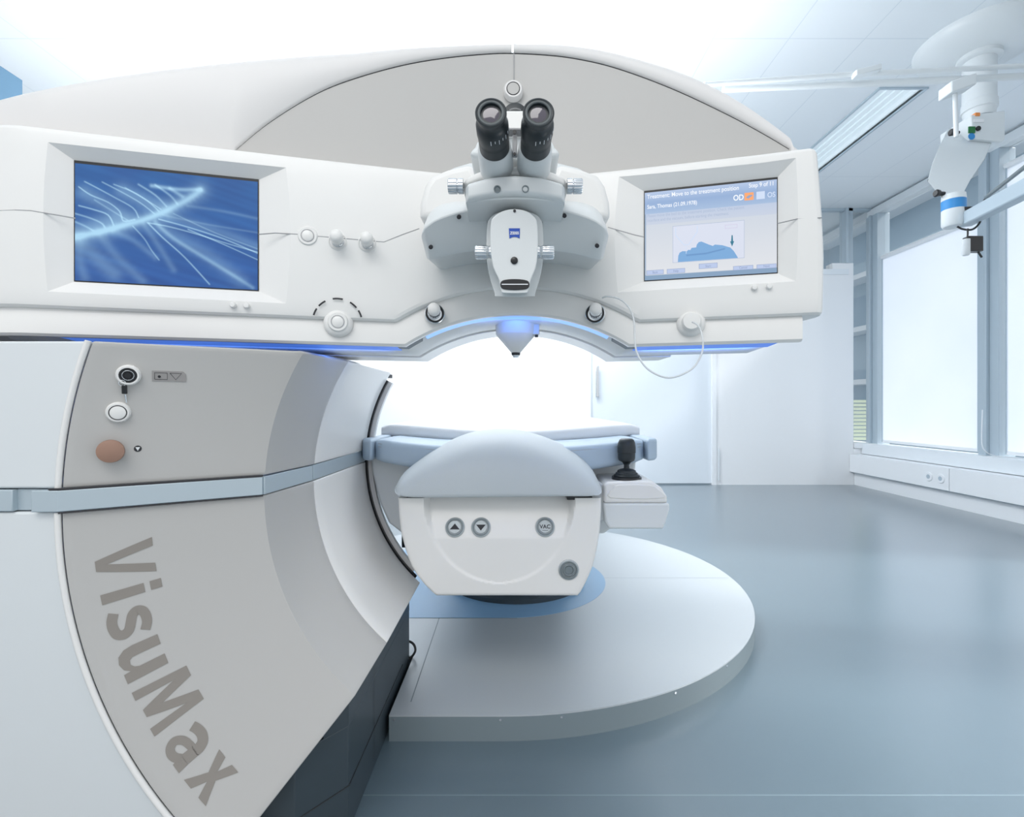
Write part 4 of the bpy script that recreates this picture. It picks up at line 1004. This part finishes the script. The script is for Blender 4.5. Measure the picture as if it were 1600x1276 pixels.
for xa_, xb_ in ((-0.85, -0.28), (0.28, 0.52)):
    l2 = bpy.data.lights.new('strip_glow', 'AREA'); l2.energy = 0.22; l2.color = (0.08, 0.25, 1.0); l2.shape = 'RECTANGLE'; l2.size = xb_ - xa_; l2.size_y = 0.01
    o2 = bpy.data.objects.new('strip_glow', l2); C.objects.link(o2); xm = (xa_ + xb_) / 2
    o2.location = (xm, Yf(xm) + 0.078, 1.026)
    an = math.atan2(Yf(xb_) - Yf(xa_), xb_ - xa_); dd_ = Vector((-math.sin(an), math.cos(an), 0.10))
    o2.rotation_euler = dd_.to_track_quat('-Z', 'Y').to_euler()
settle(MACH)

# ================================================================== TREATMENT BED
BX = -0.045
BED = thing('treatment_bed', 'white patient bed with grey-blue padded headrest, joystick box on the round platform', 'bed', (BX, 2.3, HP))
# pedestal
lathe('pedestal', [(0.33, HP + 0.0012), (0.33, HP + 0.02), (0.30, HP + 0.04), (0.24, HP + 0.06), (0.22, 0.45)], (BX + 0.04, 2.415, 0), (0, 0, 1), 'darkbase', BED, 64)
# head unit, shaped front
D0 = 1.40
LEFT = [(778, 621), (800, 622), (830, 625), (850, 630), (870, 636), (885, 642), (900, 651), (915, 663), (926, 674), (932, 682)]
RIGHT = [(778, 940), (800, 940), (830, 938), (850, 935), (870, 931), (885, 927), (900, 921), (915, 914), (926, 908), (932, 903)]
def arcw(py):
    if py > 911: return 0
    return 119 * math.sqrt(max(0, 1 - ((py - 778) / 133.0) ** 2.0)) if py > 778 else 119
rows = []; NYr = 78; NXr = 110
for j in range(NYr + 1):
    py = 778 + 154 * j / NYr; a, b = interp(LEFT, py), interp(RIGHT, py); row = []
    for i in range(NXr + 1):
        px = a + (b - a) * i / NXr
        hw = arcw(py); d = 0.0; inside = hw - abs(px - 780)
        if py < 842:
            t = min(1, max(0, inside / 7.0)); t = t * t * (3 - 2 * t)
            k = (842 - py) / 64.0; d = (0.004 + 0.050 * (k ** 1.2)) * t
        else:
            t = min(1, max(0, inside / 4.0)); t = t * t * (3 - 2 * t); d = 0.004 * t
        # rounded outer corner
        e = min(px - a, b - px, (932 - py) * 1.3 + 0.0) / 8.0
        rb = 0.010 * (1 - math.sqrt(max(0, 1 - (1 - min(1, max(0, e))) ** 2)))
        q = P(px, py, D0); row.append(Vector((q.x, D0 + d + rb, q.z)))
    rows.append(row)
front = rows
# back sheet of the head unit and side walls
bm = bmesh.new(); V = [[bm.verts.new(p) for p in r] for r in front]
for A, B in zip(V, V[1:]):
    for k in range(NXr): bm.faces.new((A[k], B[k], B[k + 1], A[k + 1]))
loop = [V[j][0] for j in range(NYr + 1)] + V[NYr][1:] + [V[j][NXr] for j in range(NYr - 1, -1, -1)] + V[0][1:-1][::-1]
BK = [bm.verts.new((v.co.x * 0.99, 1.86, v.co.z)) for v in loop]; n_ = len(loop)
for k in range(n_): bm.faces.new((loop[k], loop[(k + 1) % n_], BK[(k + 1) % n_], BK[k]))
bm.faces.new(BK)
HU = bm_obj('head_unit', bm, 'white', BED, 45)
def head_btn(px, py, R, kind):
    k = (842 - py) / 64.0; y = D0 + 0.004 + 0.050 * (max(0, k) ** 1.2) if py < 842 else D0
    p = Vector((P(px, py, D0).x, y, P(px, py, D0).z)); n = Vector((0, -1, 0.42 if py < 842 else 0)).normalized()
    if py > 842: n = Vector((0, -1, 0))
    o = lathe({'up': 'up_button', 'down': 'down_button', 'vac': 'vacuum_button', 'con': 'round_connector'}[kind], [(R, -0.006), (R, 0.003), (R * 0.9, 0.005), (R * 0.8, 0.005), (R * 0.78, 0.003), (R * 0.66, 0.003), (R * 0.62, 0.0055), (0, 0.0055)], p, n, 'btnl', BED, 48)
    ring('button_ring', R * 0.80, R * 0.09, p + n * 0.004, n, 'btn', o)
    v_ = Vector((0, n.z, -n.y)).normalized() * 1.0; u_ = Vector((1, 0, 0)); q = p + n * 0.0062
    if kind in ('up', 'down'):
        s = 1 if kind == 'up' else -1; bm = bmesh.new()
        bm.faces.new([bm.verts.new(q + u_ * a + v_ * b * s) for a, b in ((-R * 0.5, -R * 0.24), (R * 0.5, -R * 0.24), (0, R * 0.36))]); bm_obj('arrow_mark', bm, 'gap', o, 0)
    elif kind == 'vac':
        bm = text_bm('VAC', R * 0.56, 0.0003)
        for v in bm.verts: v.co = q + u_ * v.co.x + v_ * (v.co.y - R * 0.18)
        bm_obj('button_word', bm, 'gap', o, 0)
        bm = bmesh.new(); tube_bm(bm, [q - u_ * R * 0.3 - v_ * R * 0.38, q + u_ * R * 0.3 - v_ * R * 0.38], 0.0004, 4); bm_obj('underline', bm, 'gap', o, 0)
    else:
        ring('connector_ring', R * 0.5, R * 0.1, p + n * 0.006, n, 'btn', o); lathe('connector_core', [(R * 0.38, 0), (R * 0.38, 0.007)], p, n, 'btn', o, 24)
head_btn(710, 825.5, 0.0275, 'up'); head_btn(751, 825.5, 0.0275, 'down'); head_btn(852, 825, 0.0275, 'vac'); head_btn(888.5, 889.5, 0.0285, 'con')
# headrest cushion
TOPC = [(612, 757), (617, 742), (625, 733), (640, 722), (660, 708), (680, 697), (705, 685), (730, 677), (755, 673), (780, 671), (800, 672), (825, 676), (850, 683), (875, 692), (900, 704), (920, 719), (934, 734), (941, 748), (945, 761)]
BOTC = [(612, 757), (617, 769), (624, 775), (640, 778), (680, 779), (780, 777), (880, 774), (925, 774), (937, 771), (945, 761)]
TC = sm2(TOPC, 3, closed=False)
N2 = 60; loops = []
ysec = []
for k in range(15): a = math.pi / 2 * k / 14; ysec.append((0.185 * (1 - math.cos(a)), math.sin(a)))
ysec = [(0.0 + y, s) for y, s in ysec]
secs = [(1.372 + y, s) for y, s in ysec] + [(1.58, 1.0), (1.61, 0.9), (1.62, 0.7)]
rows = []
for y, s in secs:
    row = []; ss = s ** 0.62; sx = 0.90 + 0.10 * s ** 0.5
    tv = []; 
    for i in range(N2 + 1):
        t = 0.5 - 0.5 * math.cos(math.pi * i / N2); px = 612 + 333 * t; q = P(px, interp(TC, px), 1.56); b = P(px, interp(BOTC, px), 1.40)
        tv.append((q, b, px))
    for q, b, px in tv:
        X = (P(px, 700, 1.40).x - (-0.05)) * sx + (-0.05); zb_ = b.z; zt_ = EYE + (VY - interp(TC, px)) / FL * 1.47
        zc = 0.652; row.append(Vector((X, y, zc + (zt_ - zc) * ss if zt_ > zc else zc + (zt_ - zc) * ss)))
    for q, b, px in tv[::-1][1:-1]:
        X = (P(px, 700, 1.40).x + 0.05) * sx - 0.05; zc = 0.652; row.append(Vector((X, y + 0.0, zc + (b.z - zc) * ss)))
    rows.append(row)
cu = grid('headrest_cushion', rows, 'leather', BED, closed=True, caps=True, smooth=80)
sm = cu.modifiers.new('sm', 'SMOOTH'); sm.factor = 0.5; sm.iterations = 4
for a_, b_ in ((-0.312, -0.262), (0.140, 0.212)): box('headrest_bracket', (a_, 1.405, 0.635), (b_, 1.5, 0.6475), 'black', BED, 0.003)
# torso mattress: V-shaped front edge, side wings, raised rear section
def mz(x): return 0.8 
def matt_row(X, y0, y1, zt, th, n=8):
    L = []
    r = 0.018
    for j in range(5):
        a = math.pi / 2 * j / 4; L.append(Vector((X, y0 + r - r * math.sin(a), zt - th + r - r * math.cos(a))))
    for j in range(5):
        a = math.pi / 2 * j / 4; L.append(Vector((X, y0 + r - r * math.cos(a), zt - r + r * math.sin(a))))
    L.append(Vector((X, (y0 + y1) / 2, zt))); L.append(Vector((X, y1, zt))); L.append(Vector((X, y1, zt - th))); return L
BM0 = -0.024
rows = []
for k in range(31):
    t = -1 + 2 * k / 30; X = BM0 + 0.422 * t; e = max(0, abs(t) - 0.94) / 0.06
    y0 = 1.47 + 0.09 * abs(t) ** 1.5 + 0.015 * e * e; rows.append(matt_row(X, y0, 1.85, 0.797 - 0.022 * (1 - t * t) - 0.006 * e, 0.070 - 0.008 * e + 0.012 * (1 - t * t)))
o = grid('torso_mattress', rows, 'leather2', BED, closed=True, caps=True, smooth=50)
for q_ in (0.0, 0.010):
    L = []
    for k in range(31):
        t = -1 + 2 * k / 30; L.append((BM0 + 0.41 * t, 1.47 + 0.09 * abs(t) ** 1.5 - 0.0003, 0.773 - 0.022 * (1 - t * t) + q_))
    tube('stitching', L, 0.0009, 'seam', BED, 5)
rows = []
for k in range(31):
    t = -1 + 2 * k / 30; X = BM0 + 0.466 * t; e = max(0, abs(t) - 0.92) / 0.08
    rows.append(matt_row(X, 1.76 + 0.04 * abs(t), 3.7, 0.836 - 0.024 * (1 - t * t) ** 2 - 0.010 * e * e, 0.048 - 0.01 * e))
M['whiteleather'] = mat('white_upholstery', (0.78, 0.80, 0.83), 0.5, bump=0.1, bscale=600)
grid('leg_mattress', rows, 'whiteleather', BED, closed=True, caps=True, smooth=50)
for s in (-1, 1):
    Xi = BM0 + s * 0.428; Xo = BM0 + s * 0.462
    out = [(Xi, 1.545), (Xo, 1.575), (Xo + s * 0.010, 1.60), (Xo, 2.35), (Xi, 2.35)]
    if s > 0: out = out[::-1]
    bm = bmesh.new(); A = [bm.verts.new((x, y, 0.728)) for x, y in out]; B = [bm.verts.new((x, y, 0.797)) for x, y in out]; bm.faces.new(A); bm.faces.new(B)
    for k in range(5): bm.faces.new((A[k], A[(k + 1) % 5], B[(k + 1) % 5], B[k]))
    bevel(bm_obj('side_pad', bm, 'leather2', BED, 40), 0.010, 3)
rows = []
for y, sc in ((1.64, 1.0), (1.67, 1.02), (3.5, 1.0), (3.6, 0.96)):
    pr = [(-0.435, 0.735), (-0.43, 0.68), (-0.405, 0.58), (-0.375, 0.515), (-0.33, 0.48), (0.33, 0.48), (0.375, 0.515), (0.405, 0.58), (0.43, 0.68), (0.435, 0.735)]
    rows.append([Vector((BX + a * sc, y, b)) for a, b in pr])
bevel(grid('bed_body', rows, 'panel', BED, closed=True, caps=True, smooth=40), 0.006, 2)
# control box with joystick
CD = 1.46
pt = xz([(944, 757), (950, 753), (1000, 751), (1022, 753), (1034, 762), (1043, 776), (1044, 786), (944, 786)], CD)
CB = prism('control_box', pt, CD, 1.74, 'white', BED, 0.008, 3)
pt2 = xz([(943, 786), (1046, 786), (1046, 796), (1040, 815), (1036, 826), (952, 826), (946, 815)], CD)
prism('box_base', pt2, CD - 0.004, 1.74, 'panel', BED, 0.006, 3)
prism('box_flap', xz(sm2([(954, 778), (957, 764), (967, 757), (1015, 757), (1029, 764), (1037, 778)], 3) , CD), CD - 0.003, CD + 0.05, 'white', BED, 0.003)
prism('control_arm', xz([(925, 745), (950, 762), (950, 812), (925, 820)], 1.48), 1.49, 1.80, 'panel', BED, 0.004)
jy = 1.515; JK = 0.91; jb = P(979, 744, jy)
JS = lathe('joystick', [(0.042, -0.002), (0.043, 0.004), (0.036, 0.008), (0.036, 0.012), (0.031, 0.015), (0.030, 0.020), (0.022, 0.024), (0.0095, 0.027), (0.0085, 0.038), (0.015, 0.048), (0.0255, 0.053), (0.028, 0.062), (0.0285, 0.078), (0.030, 0.079), (0.030, 0.098), (0.028, 0.112), (0.024, 0.122), (0.018, 0.126), (0, 0.127)], jb, (0, 0, 1), 'rubber', BED, 40)
for v in JS.data.vertices: v.co = jb + (v.co - jb) * JK
lathe('joystick_base', [(0.046, -0.014), (0.044, 0.0)], jb, (0, 0, 1), 'black', JS, 40)
settle(BED)

# ================================================================== CEILING BOOM
BM = thing('ceiling_supply_boom', 'white ceiling-mounted medical boom with round canopy and blue-ringed joint', 'ceiling boom', (2.86, 3.07, HC))
yb = 3.07
c0 = Vector((P(1530, 0, yb).x, yb, HC))
lathe('canopy', [(0.10, -0.115), (0.14, -0.113), (0.23, -0.09), (0.30, -0.05), (0.328, -0.02), (0.33, 0.0)], (c0.x + 0.02, yb + 0.02, HC), (0, 0, 1), 'boom', BM, 64)
lathe('column_flange', [(0.11, 0.0), (0.11, -0.025), (0.095, -0.035)], (c0.x, yb, HC - 0.11), (0, 0, 1), 'boom', BM, 40)
zc1 = P(0, 186, yb).z
lathe('column', [(0.082, 3.03), (0.082, zc1 + 0.10), (0.088, zc1 + 0.095), (0.088, zc1 + 0.05), (0.080, zc1 + 0.045), (0.075, zc1 + 0.0)], (c0.x, yb, 0), (0, 0, 1), 'boom', BM, 40)
prism('control_panel_box', xz([(1501, 190), (1553, 183), (1553, 226), (1548, 232), (1503, 226)], yb - 0.05), yb - 0.12, yb + 0.10, 'boom', BM, 0.006)
yp = yb - 0.1225
box('green_switch', P(1513, 208, yp) + Vector((0, -0.004, 0)), P(1523, 198, yp) + Vector((0, 0.002, 0)), 'green', BM)
lathe('black_switch', [(0.014, 0), (0.014, 0.006)], P(1528, 201, yp), (0, -1, 0), 'black', BM, 20)
lathe('blue_sticker', [(0.020, 0), (0.020, 0.001)], P(1518, 213, yp), (0, -1, 0), 'bluering', BM, 24)
box('white_label', P(1521, 191, yp) + Vector((0, -0.002, 0)), P(1537, 186, yp) + Vector((0, 0.001, 0)), 'logow', BM)
box('orange_sticker', P(1524, 181, yp) + Vector((0, -0.002, 0)), P(1531, 176, yp) + Vector((0, 0.03, 0)), 'orange', BM)
# sloping boom arm
A_ = [(1503, 222), (1516, 224), (1483, 312), (1470, 312), (1470, 285)]
rows = []
for (xl_, xr_, y_, d) in ((1503, 1552, 222, 2.98), (1490, 1540, 250, 2.85), (1478, 1518, 282, 2.72), (1471, 1503, 311, 2.62)):
    a, b = P(xl_, y_, d), P(xr_, y_, d); hgt = 0.10
    rows.append([a, b, b + Vector((0, 0.10, hgt + 0.04)), a + Vector((0, 0.10, hgt + 0.04))])
bevel(grid('boom_arm', rows, 'boom', BM, closed=True, caps=True, smooth=30), 0.012, 3)
jc = P(1490, 330, 2.62)
lathe('joint_body', [(0.050, 0.085), (0.052, 0.065), (0.052, -0.07), (0.045, -0.082)], jc, (0, 0, 1), 'boom', BM, 40)
lathe('joint_ring', [(0.0525, 0.055), (0.0525, 0.005)], jc, (0, 0, 1), 'bluering', BM, 40)
for a, b in ((1490, 207), (1467, 302)):
    q = P(a, b, 2.8 if b < 250 else 2.63); lathe('lock_knob', [(0.010, -0.03), (0.010, 0.0), (0.017, 0.002), (0.019, 0.016), (0.014, 0.022)], q, (-1, -0.1, 0.0), 'black', BM, 20)
# forearm going to the right towards the viewer with dark cable
q0 = P(1508, 344, 2.62); q1 = P(1612, 290, 2.05)
def beam(name, a, b, w, hgt, m, parent, bev=0.008):
    d = (b - a).normalized(); s = d.cross(Vector((0, 0, 1))).normalized() * w; u_ = Vector((0, 0, 1)) * hgt
    bm = bmesh.new(); A = [bm.verts.new(a + s * i + u_ * j) for i, j in ((-1, -1), (1, -1), (1, 1), (-1, 1))]; B = [bm.verts.new(b + s * i + u_ * j) for i, j in ((-1, -1), (1, -1), (1, 1), (-1, 1))]
    bm.faces.new(A); bm.faces.new(B)
    for k in range(4): bm.faces.new((A[k], A[(k + 1) % 4], B[(k + 1) % 4], B[k]))
    return bevel(bm_obj(name, bm, m, parent, 30), bev, 2)
beam('forearm', q0, q1 + (q1 - q0) * 0.2, 0.03, 0.036, 'alu', BM)
tube('cable_channel', [P(1541, 308, 2.40), P(1615, 250, 2.0)], 0.009, 'btn', BM, 8)
tube('arm_cable', smooth_path([P(1541, 308, 2.40), P(1536, 318, 2.45), P(1532, 345, 2.5), P(1520, 358, 2.55), P(1505, 358, 2.58), P(1496, 354, 2.60)], 6), 0.005, 'black', BM)
lathe('elbow_knob', [(0.010, -0.03), (0.010, 0.0), (0.024, 0.002), (0.024, 0.018)], P(1511, 329, 2.58), (0, -0.3, 1), 'black', BM, 20)
tube('hanging_cord', smooth_path([P(1512, 357, 2.56), P(1512, 366, 2.56), P(1511, 374, 2.56)], 4), 0.004, 'black', BM)
lathe('hanging_sensor', [(0.018, 0), (0.018, -0.075), (0.013, -0.082)], P(1509, 374, 2.56), (0, 0, 1), 'boom', BM, 24)
box('plug_block', P(1514, 392, 2.56), P(1526, 372, 2.60), 'black', BM, 0.004)
tube('plug_cord', smooth_path([P(1524, 388, 2.58), P(1530, 396, 2.58), P(1534, 402, 2.58)], 4), 0.005, 'black', BM)
settle(BM)
# second ceiling arm: the long pale rails crossing in front of the boom
RL = thing('ceiling_lamp_arm', 'long pale horizontal double-rail arm crossing below the ceiling at upper right', 'ceiling arm', (2.0, 2.45, 2.5))
d_ = 2.45
tube('upper_rail', [P(1100, 132, d_), P(1333, 116, d_), P(1460, 110, d_), P(1640, 101, d_)], 0.012, 'boom', RL, 12)
tube('lower_rail', [P(1130, 139, d_ + 0.05), P(1330, 131, d_ + 0.05), P(1500, 124, d_ + 0.05), P(1640, 117, d_ + 0.05)], 0.017, 'boom', RL, 12)
beam('rail_bracket', P(1334, 117, d_ - 0.02), P(1374, 107, d_ - 0.02), 0.02, 0.014, 'boom', RL, 0.004)
beam('rail_joint', P(1476, 143, d_), P(1515, 130, d_), 0.04, 0.028, 'boom', RL, 0.006)
tube('drop_rod', [P(1492, 145, d_), P(1494, 214, d_)], 0.010, 'boom', RL, 12)
settle(RL)
# cable on the window sill
tag(tube('window_cable', smooth_path([P(1535, 640, 4.0), P(1534, 690, 3.98), P(1540, 705, 3.97), P(1555, 712, 3.96), P(1580, 714, 3.9), P(1625, 718, 3.85)], 6), 0.004, 'alul', None), 'thin grey cable hanging by the window post onto the sill', 'cable')
